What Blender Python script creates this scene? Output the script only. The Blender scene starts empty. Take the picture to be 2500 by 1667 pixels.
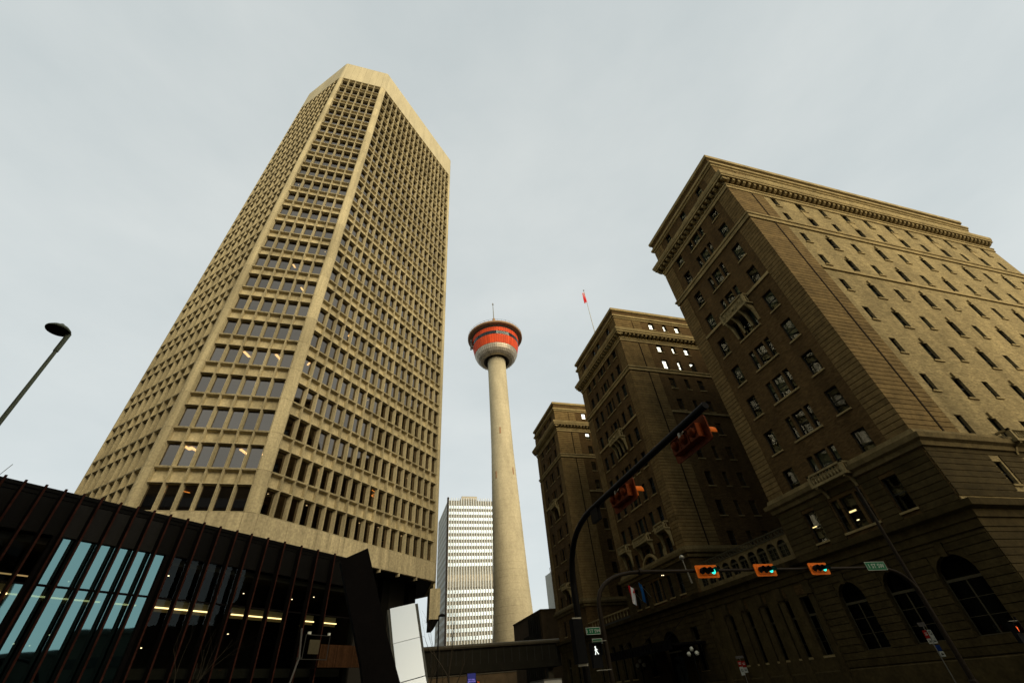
import bpy, bmesh, math, random
from math import sin, cos, tan, radians as R, pi, sqrt, hypot
from mathutils import Vector, Matrix
random.seed(7)
scene = bpy.context.scene
COL = scene.collection

# ------------------------------------------------------------------ camera
cd = bpy.data.cameras.new('camera'); cam = bpy.data.objects.new('camera', cd); COL.objects.link(cam)
cd.sensor_width = 36.0; cd.lens = 14.934; cd.clip_start = 0.1; cd.clip_end = 3000
PITCH, ROLL, YAW = 0.6962, -0.0986, 0.32847
_f = Vector((0, cos(PITCH), sin(PITCH))); _u = Vector((0, -sin(PITCH), cos(PITCH))); _x = Vector((1, 0, 0))
_x2 = _x * cos(ROLL) + _u * sin(ROLL); _u2 = -_x * sin(ROLL) + _u * cos(ROLL)
_m = Matrix((_x2, _u2, -_f)).transposed()
_rz = Matrix.Rotation(-YAW, 3, 'Z')
cam.matrix_world = Matrix.Translation((0, 0, 1.65)) @ (_rz @ _m).to_4x4()
scene.camera = cam

# ------------------------------------------------------------------ world, sun, exposure
SUN_EL, SUN_AZ = R(22), math.atan2(0.36, -0.93)      # azimuth measured from +Y towards +X
w = bpy.data.worlds.new('World'); scene.world = w; w.use_nodes = True
nt = w.node_tree; N = nt.nodes; L = nt.links; N.clear()
out = N.new('ShaderNodeOutputWorld'); mix = N.new('ShaderNodeMixShader'); mix.inputs[0].default_value = 0.93
sky = N.new('ShaderNodeTexSky'); sky.sky_type = 'NISHITA'; sky.sun_disc = False
sky.sun_elevation = SUN_EL; sky.sun_rotation = SUN_AZ
b1 = N.new('ShaderNodeBackground'); b1.inputs[1].default_value = 0.12
b2 = N.new('ShaderNodeBackground'); b2.inputs[1].default_value = 1.0
tc = N.new('ShaderNodeTexCoord'); mp = N.new('ShaderNodeMapping'); mp.inputs['Scale'].default_value = (1.3, 1.3, 3.2)
nz = N.new('ShaderNodeTexNoise'); nz.inputs['Scale'].default_value = 1.7; nz.inputs['Detail'].default_value = 7; nz.inputs['Roughness'].default_value = 0.55
rmp = N.new('ShaderNodeValToRGB')
rmp.color_ramp.elements[0].position = 0.30; rmp.color_ramp.elements[0].color = (0.635, 0.695, 0.70, 1)
rmp.color_ramp.elements[1].position = 0.72; rmp.color_ramp.elements[1].color = (0.755, 0.80, 0.79, 1)
L.new(tc.outputs['Generated'], mp.inputs[0]); L.new(mp.outputs[0], nz.inputs['Vector']); L.new(nz.outputs[0], rmp.inputs[0])
sep = N.new('ShaderNodeSeparateXYZ'); L.new(tc.outputs['Generated'], sep.inputs[0])
gr = N.new('ShaderNodeMapRange'); gr.inputs[1].default_value = 0.05; gr.inputs[2].default_value = 0.98; gr.inputs[3].default_value = 1.07; gr.inputs[4].default_value = 0.92
vsc = N.new('ShaderNodeVectorMath'); vsc.operation = 'SCALE'; L.new(sep.outputs['Z'], gr.inputs[0]); L.new(rmp.outputs[0], vsc.inputs[0]); L.new(gr.outputs[0], vsc.inputs['Scale'])
L.new(sky.outputs[0], b1.inputs[0]); L.new(vsc.outputs[0], b2.inputs[0])
L.new(b1.outputs[0], mix.inputs[1]); L.new(b2.outputs[0], mix.inputs[2]); L.new(mix.outputs[0], out.inputs[0])

sl = bpy.data.lights.new('sun', 'SUN'); sl.energy = 4.8; sl.angle = R(60); sl.color = (1.0, 0.86, 0.62)
so = bpy.data.objects.new('sun', sl); COL.objects.link(so); so.location = (0, 0, 150)
_sd = Vector((sin(SUN_AZ) * cos(SUN_EL), cos(SUN_AZ) * cos(SUN_EL), sin(SUN_EL)))
so.rotation_euler = _sd.to_track_quat('Z', 'Y').to_euler()

scene.render.engine = 'CYCLES'
vs = scene.view_settings; vs.view_transform = 'Standard'; vs.look = 'None'; vs.exposure = 0.0; vs.gamma = 1.0; vs.use_curve_mapping = False
cy = scene.cycles; cy.use_denoising = True; cy.max_bounces = 6; cy.diffuse_bounces = 2; cy.glossy_bounces = 4
cy.transmission_bounces = 4; cy.transparent_max_bounces = 10; cy.sample_clamp_indirect = 4.0; cy.caustics_reflective = False
try: cy.denoiser = 'OPENIMAGEDENOISE'
except Exception: pass

# ------------------------------------------------------------------ materials
def new_mat(name):
    m = bpy.data.materials.new(name); m.use_nodes = True
    return m, m.node_tree.nodes, m.node_tree.links, m.node_tree.nodes['Principled BSDF']

def mat(name, col, rough=0.85, metal=0.0, var=0.25, scale=0.6, fine=9.0, stain=(1, 1, 1), bump=0.0, rnd=0.0, spec=0.06):
    """surface with large soft patches, fine grain and optional per-object tone"""
    m, n, l, p = new_mat(name)
    p.inputs['Roughness'].default_value = rough; p.inputs['Metallic'].default_value = metal
    p.inputs['Specular IOR Level'].default_value = spec
    if var <= 0 and rnd <= 0:
        p.inputs['Base Color'].default_value = (*col, 1); return m
    g = n.new('ShaderNodeTexCoord'); ge = n.new('ShaderNodeNewGeometry')
    mp = n.new('ShaderNodeMapping'); mp.inputs['Scale'].default_value = stain
    l.new(ge.outputs['Position'], mp.inputs[0])
    a = n.new('ShaderNodeTexNoise'); a.inputs['Scale'].default_value = scale; a.inputs['Detail'].default_value = 6; a.inputs['Roughness'].default_value = 0.6
    b = n.new('ShaderNodeTexNoise'); b.inputs['Scale'].default_value = fine; b.inputs['Detail'].default_value = 4
    l.new(mp.outputs[0], a.inputs['Vector']); l.new(ge.outputs['Position'], b.inputs['Vector'])
    ra = n.new('ShaderNodeMapRange'); ra.inputs[1].default_value = 0.3; ra.inputs[2].default_value = 0.7; ra.inputs[3].default_value = 1 - var; ra.inputs[4].default_value = 1 + var * 0.6
    rb = n.new('ShaderNodeMapRange'); rb.inputs[1].default_value = 0.3; rb.inputs[2].default_value = 0.7; rb.inputs[3].default_value = 1 - var * 0.6; rb.inputs[4].default_value = 1 + var * 0.5
    l.new(a.outputs[0], ra.inputs[0]); l.new(b.outputs[0], rb.inputs[0])
    mu = n.new('ShaderNodeMath'); mu.operation = 'MULTIPLY'; l.new(ra.outputs[0], mu.inputs[0]); l.new(rb.outputs[0], mu.inputs[1])
    last = mu.outputs[0]
    if rnd > 0:
        oi = n.new('ShaderNodeObjectInfo'); rr = n.new('ShaderNodeMapRange'); rr.inputs[3].default_value = 1 - rnd; rr.inputs[4].default_value = 1 + rnd
        l.new(oi.outputs['Random'], rr.inputs[0]); m2 = n.new('ShaderNodeMath'); m2.operation = 'MULTIPLY'
        l.new(last, m2.inputs[0]); l.new(rr.outputs[0], m2.inputs[1]); last = m2.outputs[0]
    vm = n.new('ShaderNodeVectorMath'); vm.operation = 'SCALE'; vm.inputs[0].default_value = col; l.new(last, vm.inputs['Scale'])
    l.new(vm.outputs[0], p.inputs['Base Color'])
    if bump > 0:
        bp = n.new('ShaderNodeBump'); bp.inputs['Strength'].default_value = bump; bp.inputs['Distance'].default_value = 0.03
        l.new(b.outputs[0], bp.inputs['Height']); l.new(bp.outputs[0], p.inputs['Normal'])
    return m

def brick_mat(name, col, mortar, axis):
    """running-bond face brick, too small to pick apart at this distance"""
    m, n, l, p = new_mat(name); p.inputs['Roughness'].default_value = 0.9; p.inputs['Specular IOR Level'].default_value = 0.06
    ge = n.new('ShaderNodeNewGeometry'); sp = n.new('ShaderNodeSeparateXYZ'); cb = n.new('ShaderNodeCombineXYZ')
    l.new(ge.outputs['Position'], sp.inputs[0]); l.new(sp.outputs[axis], cb.inputs[0]); l.new(sp.outputs['Z'], cb.inputs[1])
    br = n.new('ShaderNodeTexBrick'); br.inputs['Scale'].default_value = 1.0
    br.inputs['Brick Width'].default_value = 0.24; br.inputs['Row Height'].default_value = 0.085; br.inputs['Mortar Size'].default_value = 0.008
    br.inputs['Color1'].default_value = (*col, 1); br.inputs['Color2'].default_value = (col[0] * 0.62, col[1] * 0.6, col[2] * 0.58, 1); br.inputs['Mortar'].default_value = (*mortar, 1)
    l.new(cb.outputs[0], br.inputs['Vector'])
    a = n.new('ShaderNodeTexNoise'); a.inputs['Scale'].default_value = 0.35; a.inputs['Detail'].default_value = 7
    mp = n.new('ShaderNodeMapping'); mp.inputs['Scale'].default_value = (1.6, 1.6, 0.5); l.new(ge.outputs['Position'], mp.inputs[0]); l.new(mp.outputs[0], a.inputs['Vector'])
    ra = n.new('ShaderNodeMapRange'); ra.inputs[1].default_value = 0.3; ra.inputs[2].default_value = 0.7; ra.inputs[3].default_value = 0.74; ra.inputs[4].default_value = 1.16
    l.new(a.outputs[0], ra.inputs[0])
    c2 = n.new('ShaderNodeTexNoise'); c2.inputs['Scale'].default_value = 1.3; c2.inputs['Detail'].default_value = 8; c2.inputs['Roughness'].default_value = 0.7
    mp2 = n.new('ShaderNodeMapping'); mp2.inputs['Scale'].default_value = (1, 1, 4.5); l.new(ge.outputs['Position'], mp2.inputs[0]); l.new(mp2.outputs[0], c2.inputs['Vector'])
    rb = n.new('ShaderNodeMapRange'); rb.inputs[1].default_value = 0.3; rb.inputs[2].default_value = 0.7; rb.inputs[3].default_value = 0.62; rb.inputs[4].default_value = 1.35
    l.new(c2.outputs[0], rb.inputs[0])
    mu = n.new('ShaderNodeMath'); mu.operation = 'MULTIPLY'; l.new(ra.outputs[0], mu.inputs[0]); l.new(rb.outputs[0], mu.inputs[1])
    vm = n.new('ShaderNodeVectorMath'); vm.operation = 'SCALE'; l.new(br.outputs[0], vm.inputs[0]); l.new(mu.outputs[0], vm.inputs['Scale'])
    l.new(vm.outputs[0], p.inputs['Base Color'])
    bp = n.new('ShaderNodeBump'); bp.inputs['Strength'].default_value = 0.5; bp.inputs['Distance'].default_value = 0.02
    l.new(br.outputs['Fac'], bp.inputs['Height']); bp.invert = True; l.new(bp.outputs[0], p.inputs['Normal'])
    return m

def glass_mat(name, refl, tint, through, rough=0.02, rnd=0.0, bump=0.03, ior=1.5):
    """coated window glass: part mirror, part see-through"""
    m, n, l, p = new_mat(name); n.remove(p)
    o = n['Material Output']; gl = n.new('ShaderNodeBsdfGlossy'); gl.inputs['Roughness'].default_value = rough; gl.inputs['Color'].default_value = (*tint, 1)
    tr = n.new('ShaderNodeBsdfTransparent'); tr.inputs[0].default_value = (*through, 1)
    mx = n.new('ShaderNodeMixShader'); fr = n.new('ShaderNodeFresnel'); fr.inputs[0].default_value = ior
    ma = n.new('ShaderNodeMath'); ma.operation = 'MULTIPLY_ADD'; ma.use_clamp = True; ma.inputs[1].default_value = 1 - refl; ma.inputs[2].default_value = refl
    l.new(fr.outputs[0], ma.inputs[0]); l.new(ma.outputs[0], mx.inputs[0]); l.new(tr.outputs[0], mx.inputs[1]); l.new(gl.outputs[0], mx.inputs[2])
    ge = n.new('ShaderNodeNewGeometry'); nz = n.new('ShaderNodeTexNoise'); nz.inputs['Scale'].default_value = 0.5
    l.new(ge.outputs['Position'], nz.inputs['Vector']); bp = n.new('ShaderNodeBump'); bp.inputs['Strength'].default_value = bump; bp.inputs['Distance'].default_value = 0.1
    l.new(nz.outputs[0], bp.inputs['Height']); l.new(bp.outputs[0], gl.inputs['Normal'])
    if rnd > 0:
        oi = n.new('ShaderNodeObjectInfo'); rr = n.new('ShaderNodeMapRange'); rr.inputs[3].default_value = max(0, refl - rnd); rr.inputs[4].default_value = refl + rnd
        l.new(oi.outputs['Random'], rr.inputs[0]); l.new(rr.outputs[0], ma.inputs[2])
    l.new(mx.outputs[0], o.inputs[0])
    return m

def emit(name, col, s):
    m, n, l, p = new_mat(name)
    p.inputs['Base Color'].default_value = (0.02, 0.02, 0.02, 1); p.inputs['Emission Color'].default_value = (*col, 1); p.inputs['Emission Strength'].default_value = s
    return m

M = {}
M['concrete'] = mat('pale_precast_concrete', (0.44, 0.365, 0.205), 0.9, var=0.32, scale=0.5, fine=6, stain=(2.0, 2.0, 0.22), rnd=0.12, bump=0.25)
M['concrete_plain'] = mat('streaked_concrete', (0.44, 0.365, 0.21), 0.9, var=0.36, scale=0.9, fine=5, stain=(2.2, 2.2, 0.22), rnd=0.06, bump=0.25)
M['concrete_crown'] = mat('smooth_crown_concrete', (0.45, 0.385, 0.235), 0.9, var=0.14, scale=0.5, fine=6, stain=(1.5, 1.5, 0.3), rnd=0.04, bump=0.2)
M['tower_concrete'] = mat('slipformed_concrete', (0.41, 0.35, 0.22), 0.9, var=0.2, scale=0.12, fine=1.6, stain=(2.0, 2.0, 0.7), bump=0.3)
BRICK, MORTAR = (0.112, 0.067, 0.023), (0.09, 0.062, 0.03)
M['brick_f'] = brick_mat('brown_brick_along_y', BRICK, MORTAR, 'Y')
M['brick_w'] = brick_mat('brown_brick_along_x', BRICK, MORTAR, 'X')
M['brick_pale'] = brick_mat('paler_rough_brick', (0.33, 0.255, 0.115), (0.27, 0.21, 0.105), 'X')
M['quoin'] = mat('rusticated_brick_course', (0.170, 0.113, 0.043), 0.9, var=0.32, scale=1.2, fine=7, rnd=0.12, bump=0.4)
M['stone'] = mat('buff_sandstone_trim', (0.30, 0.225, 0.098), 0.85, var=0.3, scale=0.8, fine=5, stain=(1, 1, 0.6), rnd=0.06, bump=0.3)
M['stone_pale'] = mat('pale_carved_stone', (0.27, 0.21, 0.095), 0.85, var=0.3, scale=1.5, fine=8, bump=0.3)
M['stone_mid'] = mat('shade_toned_sandstone', (0.155, 0.115, 0.049), 0.88, var=0.35, scale=0.9, fine=5, rnd=0.06, bump=0.3)  # trim stone in a darker copy, shade of the lower storeys put into colour
M['stone_base'] = mat('shade_darkened_base_stone', (0.058, 0.042, 0.016), 0.9, var=0.35, scale=1.0, fine=5, rnd=0.12, bump=0.4)  # sandstone colour lowered to deepen the street-level shadow
M['frame_dark'] = mat('dark_painted_window_frame', (0.035, 0.034, 0.028), 0.6, var=0.1)
M['frame_tan'] = mat('tan_painted_window_frame', (0.075, 0.064, 0.036), 0.6, var=0.15)
M['blind'] = mat('drawn_fabric_blind', (0.10, 0.12, 0.085), 0.9, var=0.15, fine=3, rnd=0.25)
M['blind_office'] = mat('office_roller_blind', (0.20, 0.17, 0.12), 0.9, var=0.1, rnd=0.4)
M['groove_dark'] = mat('shadow_groove_brown', (0.022, 0.015, 0.008), 0.95, var=0.2, spec=0.05)  # colour of a shaded wall groove
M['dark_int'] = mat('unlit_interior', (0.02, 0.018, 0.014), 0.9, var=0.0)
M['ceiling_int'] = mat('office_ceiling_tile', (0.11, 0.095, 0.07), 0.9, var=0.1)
M['glass_tower'] = glass_mat('bronze_coated_glass', 0.28, (0.64, 0.55, 0.46), (0.30, 0.27, 0.22), rnd=0.05)
M['glass_hotel'] = glass_mat('old_sash_glass', 0.025, (0.62, 0.72, 0.70), (0.5, 0.55, 0.5), rnd=0.02, bump=0.003, ior=1.4)
M['glass_bright'] = glass_mat('mirror_filmed_glass', 0.93, (0.42, 0.47, 0.49), (0.3, 0.3, 0.3))
M['glass_podium'] = glass_mat('teal_reflective_glass', 0.72, (0.24, 0.44, 0.45), (0.25, 0.42, 0.42))
M['glass_clear'] = glass_mat('clear_podium_glass', 0.008, (0.8, 0.9, 0.9), (0.75, 0.8, 0.75), ior=1.25)
M['glass_office'] = glass_mat('silver_office_glass', 0.9, (0.31, 0.37, 0.42), (0.2, 0.2, 0.2), rough=0.3)
M['asphalt'] = mat('asphalt', (0.042, 0.041, 0.038), 0.95, var=0.3, scale=1.0, fine=30)
M['pave'] = mat('concrete_pavement', (0.10, 0.092, 0.08), 0.9, var=0.25, scale=0.8, fine=12)
M['kerb'] = mat('kerb_concrete', (0.26, 0.25, 0.23), 0.9, var=0.2)
M['white_paint'] = mat('road_paint_white', (0.75, 0.75, 0.72), 0.8, var=0.2, fine=20)
M['corten'] = mat('rusted_steel', (0.040, 0.013, 0.008), 0.85, var=0.45, scale=2.0, fine=14, bump=0.2)
M['black_steel'] = mat('black_steel', (0.0045, 0.0035, 0.003), 0.75, var=0.3, scale=1.5, fine=10)
M['charcoal'] = mat('charcoal_cladding', (0.016, 0.015, 0.013), 0.6, var=0.2, rnd=0.12)
M['charcoal_black'] = mat('black_cladding', (0.005, 0.0045, 0.0035), 0.6, var=0.2, rnd=0.2)
M['pole_dark'] = mat('dark_bronze_pole_paint', (0.018, 0.013, 0.008), 0.5, var=0.2, fine=8)
M['pole_near'] = mat('black_pole_paint', (0.006, 0.005, 0.004), 0.55, var=0.2, fine=8)
M['pole_green'] = mat('grey_green_pole_paint', (0.15, 0.17, 0.12), 0.4, var=0.15, fine=6)
M['lamp_under'] = mat('dark_lamp_underside', (0.03, 0.022, 0.014), 0.7, var=0.3, fine=20)
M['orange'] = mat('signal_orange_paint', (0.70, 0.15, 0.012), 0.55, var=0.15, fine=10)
M['orange_dim'] = mat('dark_orange_housing', (0.16, 0.03, 0.004), 0.5, var=0.35, fine=8)  # darker orange, for the signals seen from behind
M['visor'] = mat('black_visor', (0.006, 0.006, 0.006), 0.6, var=0.0)
M['lens_dark'] = mat('unlit_lens', (0.012, 0.012, 0.010), 0.25, var=0.0, spec=0.5)
M['red_panel'] = mat('red_orange_cladding', (0.52, 0.062, 0.018), 0.5, var=0.16, scale=0.4, fine=2, rnd=0.12)
M['steel_ribbed'] = mat('ribbed_aluminium', (0.42, 0.36, 0.27), 0.45, metal=0.55, var=0.2, scale=0.5, fine=3, rnd=0.1)
M['dark_band'] = mat('dark_deck_band', (0.03, 0.026, 0.02), 0.5, var=0.2)
M['roof_tan'] = mat('tan_roof_ring', (0.30, 0.185, 0.10), 0.7, var=0.2)
M['office_white'] = mat('white_mullion', (0.62, 0.64, 0.62), 0.6, var=0.08)
M['office_spandrel'] = mat('grey_beige_spandrel', (0.29, 0.275, 0.225), 0.7, var=0.12, scale=0.2)
M['office_side'] = mat('beige_side_cladding', (0.40, 0.36, 0.28), 0.8, var=0.2)
M['far_grey'] = mat('far_grey_panel', (0.40, 0.41, 0.38), 0.8, var=0.15)
M['brown_box'] = mat('brown_ribbed_block', (0.105, 0.072, 0.038), 0.9, var=0.25, scale=0.5)
M['bridge'] = mat('bridge_metal_cladding', (0.085, 0.072, 0.046), 0.6, var=0.25, scale=0.3)
M['bridge_dark'] = mat('bridge_underside', (0.02, 0.018, 0.012), 0.8, var=0.2)
M['bark'] = mat('bare_bark', (0.045, 0.035, 0.022), 0.95, var=0.3, fine=20)
M['mirror'] = glass_mat('polished_steel_face', 0.97, (0.56, 0.59, 0.60), (0.1, 0.1, 0.1), rough=0.42, bump=0.0)
M['edge_grey'] = mat('brushed_steel_edge', (0.09, 0.088, 0.07), 0.5, var=0.2)
M['globe'] = mat('milk_glass_globe', (0.62, 0.62, 0.50), 0.35, var=0.05)
M['green_sign'] = mat('green_street_sign', (0.006, 0.09, 0.038), 0.5, var=0.08)
M['sign_white'] = mat('sign_white', (0.36, 0.38, 0.33), 0.6, var=0.05)
M['sign_red'] = mat('sign_red', (0.22, 0.012, 0.01), 0.6, var=0.05)
M['sign_blue'] = mat('sign_blue', (0.01, 0.03, 0.12), 0.6, var=0.05)
M['sign_black'] = mat('sign_black', (0.01, 0.01, 0.01), 0.6, var=0.0)
M['flag_red'] = mat('flag_red_cloth', (0.55, 0.02, 0.02), 0.9, var=0.15)
M['flag_white'] = mat('flag_white_cloth', (0.75, 0.75, 0.72), 0.9, var=0.1)
M['flag_blue'] = mat('flag_blue_cloth', (0.015, 0.08, 0.22), 0.9, var=0.1)
M['truck_white'] = mat('truck_body_white', (0.55, 0.53, 0.45), 0.5, var=0.1)
M['rubber'] = mat('tyre_rubber', (0.02, 0.02, 0.02), 0.9, var=0.1)
M['timber'] = mat('reddish_timber_slat', (0.07, 0.032, 0.013), 0.8, var=0.35, fine=10, rnd=0.3)
M['chrome'] = mat('galvanised_bracket', (0.22, 0.21, 0.17), 0.4, metal=0.7, var=0.1)
M['city_grey'] = mat('city_block_masonry', (0.11, 0.092, 0.066), 0.9, var=0.25, scale=0.2)
M['city_dark'] = mat('city_block_dark', (0.07, 0.065, 0.055), 0.8, var=0.2, scale=0.2)
M['city_glass'] = mat('city_block_glass', (0.02, 0.025, 0.028), 0.25, var=0.1, spec=0.6)
M['e_warm'] = emit('warm_ceiling_strip', (1.0, 0.62, 0.25), 6.0)
M['e_led'] = emit('warm_led_line', (1.0, 0.70, 0.30), 3.0)
M['e_dim'] = emit('dim_warm_led_line', (1.0, 0.65, 0.25), 0.35)
M['e_spot'] = emit('warm_downlight', (1.0, 0.75, 0.42), 4.0)
M['e_orange'] = emit('orange_tube_light', (1.0, 0.34, 0.06), 4.0)
M['e_green'] = emit('green_signal_lens', (0.03, 0.95, 0.68), 1.5)
M['e_walk'] = emit('white_walk_symbol', (0.9, 0.95, 0.88), 1.3)
M['e_hand'] = emit('orange_hand_symbol', (1.0, 0.12, 0.02), 1.6)
M['e_blue'] = emit('blue_led_board', (0.02, 0.03, 0.30), 0.35)
M['e_violet'] = emit('violet_led_text', (0.42, 0.32, 1.0), 0.9)
M['e_amber'] = emit('amber_led_text', (1.0, 0.16, 0.02), 0.7)

# ------------------------------------------------------------------ mesh helpers
class MB:
    def __init__(s): s.v = []; s.f = []; s.mi = []
    def add(s, vs, fs, mi=0):
        o = len(s.v); s.v += [tuple(p) for p in vs]; s.f += [tuple(i + o for i in f) for f in fs]; s.mi += [mi] * len(fs); return s
    def quad(s, a, b, c, d, mi=0): return s.add((a, b, c, d), ((0, 1, 2, 3),), mi)
    def box(s, x0, x1, y0, y1, z0, z1, mi=0):
        return s.add([(x0, y0, z0), (x1, y0, z0), (x1, y1, z0), (x0, y1, z0), (x0, y0, z1), (x1, y0, z1), (x1, y1, z1), (x0, y1, z1)],
                     [(0, 3, 2, 1), (4, 5, 6, 7), (0, 1, 5, 4), (1, 2, 6, 5), (2, 3, 7, 6), (3, 0, 4, 7)], mi)
    def obox(s, c, ax, ay, az, mi=0):
        """box from centre and three half-axis vectors"""
        c, ax, ay, az = map(Vector, (c, ax, ay, az)); p = []
        for k in (-1, 1):
            for j, i in ((-1, -1), (-1, 1), (1, 1), (1, -1)): p.append(c + ax * i + ay * j + az * k)
        return s.add(p, [(0, 3, 2, 1), (4, 5, 6, 7), (0, 1, 5, 4), (1, 2, 6, 5), (2, 3, 7, 6), (3, 0, 4, 7)], mi)
    def prism(s, poly, z0, z1, mi=0):
        n = len(poly); vs = [(x, y, z0) for x, y in poly] + [(x, y, z1) for x, y in poly]
        fs = [tuple(range(n))[::-1], tuple(range(n, 2 * n))] + [(i, (i + 1) % n, n + (i + 1) % n, n + i) for i in range(n)]
        return s.add(vs, fs, mi)
    def extr(s, pts, d, mi=0):
        """planar 3-D polygon extruded along vector d"""
        n = len(pts); d = Vector(d); vs = [Vector(p) for p in pts]; vs = vs + [p + d for p in vs]
        return s.add(vs, [tuple(range(n))[::-1], tuple(range(n, 2 * n))] + [(i, (i + 1) % n, n + (i + 1) % n, n + i) for i in range(n)], mi)
    def tube(s, path, rad, n=8, mi=0, cap=True):
        path = [Vector(p) for p in path]
        if not hasattr(rad, '__len__'): rad = [rad] * len(path)
        o = len(s.v); ref = None
        for i, p in enumerate(path):
            t = (path[min(i + 1, len(path) - 1)] - path[max(i - 1, 0)]).normalized()
            if ref is None: ref = t.orthogonal().normalized()
            a = (ref - t * ref.dot(t)).normalized(); b = t.cross(a); ref = a
            for k in range(n): s.v.append(tuple(p + (a * cos(2 * pi * k / n) + b * sin(2 * pi * k / n)) * rad[i]))
        for i in range(len(path) - 1):
            for k in range(n):
                k2 = (k + 1) % n; s.f.append((o + i * n + k, o + i * n + k2, o + (i + 1) * n + k2, o + (i + 1) * n + k)); s.mi.append(mi)
        if cap:
            s.f.append(tuple(o + k for k in range(n))[::-1]); s.f.append(tuple(o + (len(path) - 1) * n + k for k in range(n))); s.mi += [mi, mi]
        return s
    def lathe(s, prof, n=32, c=(0, 0), a0=0.0, a1=2 * pi, mi=0):
        full = abs(a1 - a0 - 2 * pi) < 1e-6; m = n if full else n + 1; o = len(s.v)
        for r, z in prof:
            for k in range(m):
                a = a0 + (a1 - a0) * k / n; s.v.append((c[0] + r * cos(a), c[1] + r * sin(a), z))
        for i in range(len(prof) - 1):
            for k in range(n):
                k2 = (k + 1) % m; s.f.append((o + i * m + k, o + i * m + k2, o + (i + 1) * m + k2, o + (i + 1) * m + k)); s.mi.append(mi)
        return s
    def sphere(s, c, r, n=12, mi=0):
        return s.lathe([(max(1e-4, r * cos(t)), c[2] + r * sin(t)) for t in [(-pi / 2 + pi * i / 8) for i in range(9)]], n, (c[0], c[1]), mi=mi)
    def mesh(s, name, mats, smooth=False):
        me = bpy.data.meshes.new(name); me.from_pydata(s.v, [], s.f)
        for m in (mats if isinstance(mats, (list, tuple)) else [mats]): me.materials.append(M[m] if isinstance(m, str) else m)
        if any(s.mi): me.polygons.foreach_set('material_index', s.mi)
        me.polygons.foreach_set('use_smooth', [smooth] * len(s.f))
        if smooth:
            try: me.set_sharp_from_angle(angle=R(35))
            except Exception: pass
        me.update(); return me

def obj(name, me, parent=None, loc=None, rz=0.0, kind=None, label=None):
    o = bpy.data.objects.new(name, me); COL.objects.link(o)
    if parent is not None: o.parent = parent
    if loc is not None: o.location = loc
    if rz: o.rotation_euler = (0, 0, rz)
    if kind: o['kind'] = kind
    if label: o['label'] = label
    return o
def tag(o, label, cat, group=None):
    o['label'] = label; o['category'] = cat
    if group: o['group'] = group
    return o
def thing(name, label, cat, loc=(0, 0, 0), rz=0.0, group=None):
    o = bpy.data.objects.new(name, None); COL.objects.link(o); o.location = loc; o.rotation_euler = (0, 0, rz); o.empty_display_size = 0.3
    return tag(o, label, cat, group)
def struct(name, me, loc=None): return obj(name, me, None, loc, kind='structure')
def text(name, body, size, mtl, parent, loc, rot, ax='CENTER', sx=1.0, ext=0.004):
    c = bpy.data.curves.new(name, 'FONT'); c.body = body; c.size = size; c.align_x = ax; c.align_y = 'CENTER'; c.extrude = ext
    c.materials.append(M[mtl]); tmp = bpy.data.objects.new('text_source', c)
    COL.objects.link(tmp); bpy.context.view_layer.update()
    me = bpy.data.meshes.new_from_object(tmp.evaluated_get(bpy.context.evaluated_depsgraph_get())); bpy.data.objects.remove(tmp); me.name = name
    o = bpy.data.objects.new(name, me); COL.objects.link(o); o.parent = parent; o.location = loc; o.rotation_euler = rot; o.scale = (sx, 1, 1)
    return o

# ================================================================== ground and roads
g = MB(); g.box(-700, 700, -700, 900, -0.5, 0.0); struct('ground', g.mesh('ground', 'asphalt'))
g = MB()
for a in ((9.5, 31.5, -400, 700), ): g.quad((a[0], a[2], .004), (a[1], a[2], .004), (a[1], a[3], .004), (a[0], a[3], .004))
struct('avenue_road', g.mesh('avenue_road', 'asphalt'))
g = MB()
for (x0, x1, y0, y1) in ((-300, 9.5, 16.5, 600), (-300, 9.5, -300, 1.2), (31.5, 36, 17.2, 600), (31.5, 36, -300, -8), (36, 300, 17.2, 18.8), (36, 300, -9.5, -8)):
    g.box(x0, x1, y0, y1, 0.002, 0.13)
struct('pavement', g.mesh('pavement', 'pave'))
g = MB()
for (x0, x1, y0, y1) in ((9.5, 9.7, 16.5, 600), (9.5, 9.7, -300, 1.2), (31.3, 31.5, 17.2, 600), (31.3, 31.5, -300, -8), (-300, 9.5, 16.3, 16.5), (-300, 9.5, 1.2, 1.4), (36, 300, 17.0, 17.2)):
    g.box(x0, x1, y0, y1, 0.003, 0.14)
struct('kerb', g.mesh('kerb', 'kerb'))
g = MB()
for i in range(60):
    for x in (15, 20.5, 26):
        y = 24 + i * 7; g.quad((x - .06, y, .008), (x + .06, y, .008), (x + .06, y + 3, .008), (x - .06, y + 3, .008))
for k in range(15): g.quad((10.5 + k * 1.4, 17.5, .008), (11.1 + k * 1.4, 17.5, .008), (11.1 + k * 1.4, 20.5, .008), (10.5 + k * 1.4, 20.5, .008))
struct('road_markings', g.mesh('road_markings', 'white_paint'))

# ================================================================== pale concrete office tower (left)
A = Vector((-19.38, 40, 0)); B = Vector((-10.38, 40, 0)); S2 = 0.70710678
Cc = B + Vector((S2, S2, 0)) * 24.66; Lc = A + Vector((-S2, S2, 0)) * 12.4
TZ0, FP, NR, BW = 15.0, 3.672, 25, 1.3
ZTOP = 115.25
tower = thing('concrete_tower', 'tall pale concrete office tower with gridded deep-set windows and plain top band', 'office tower', (B.x, B.y, 0))
def tpart(name, me, loc=(0, 0, 0), rz=0.0, **k):
    return obj(name, me, tower, Vector(loc) - Vector((B.x, B.y, 0)), rz, **k)

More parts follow.
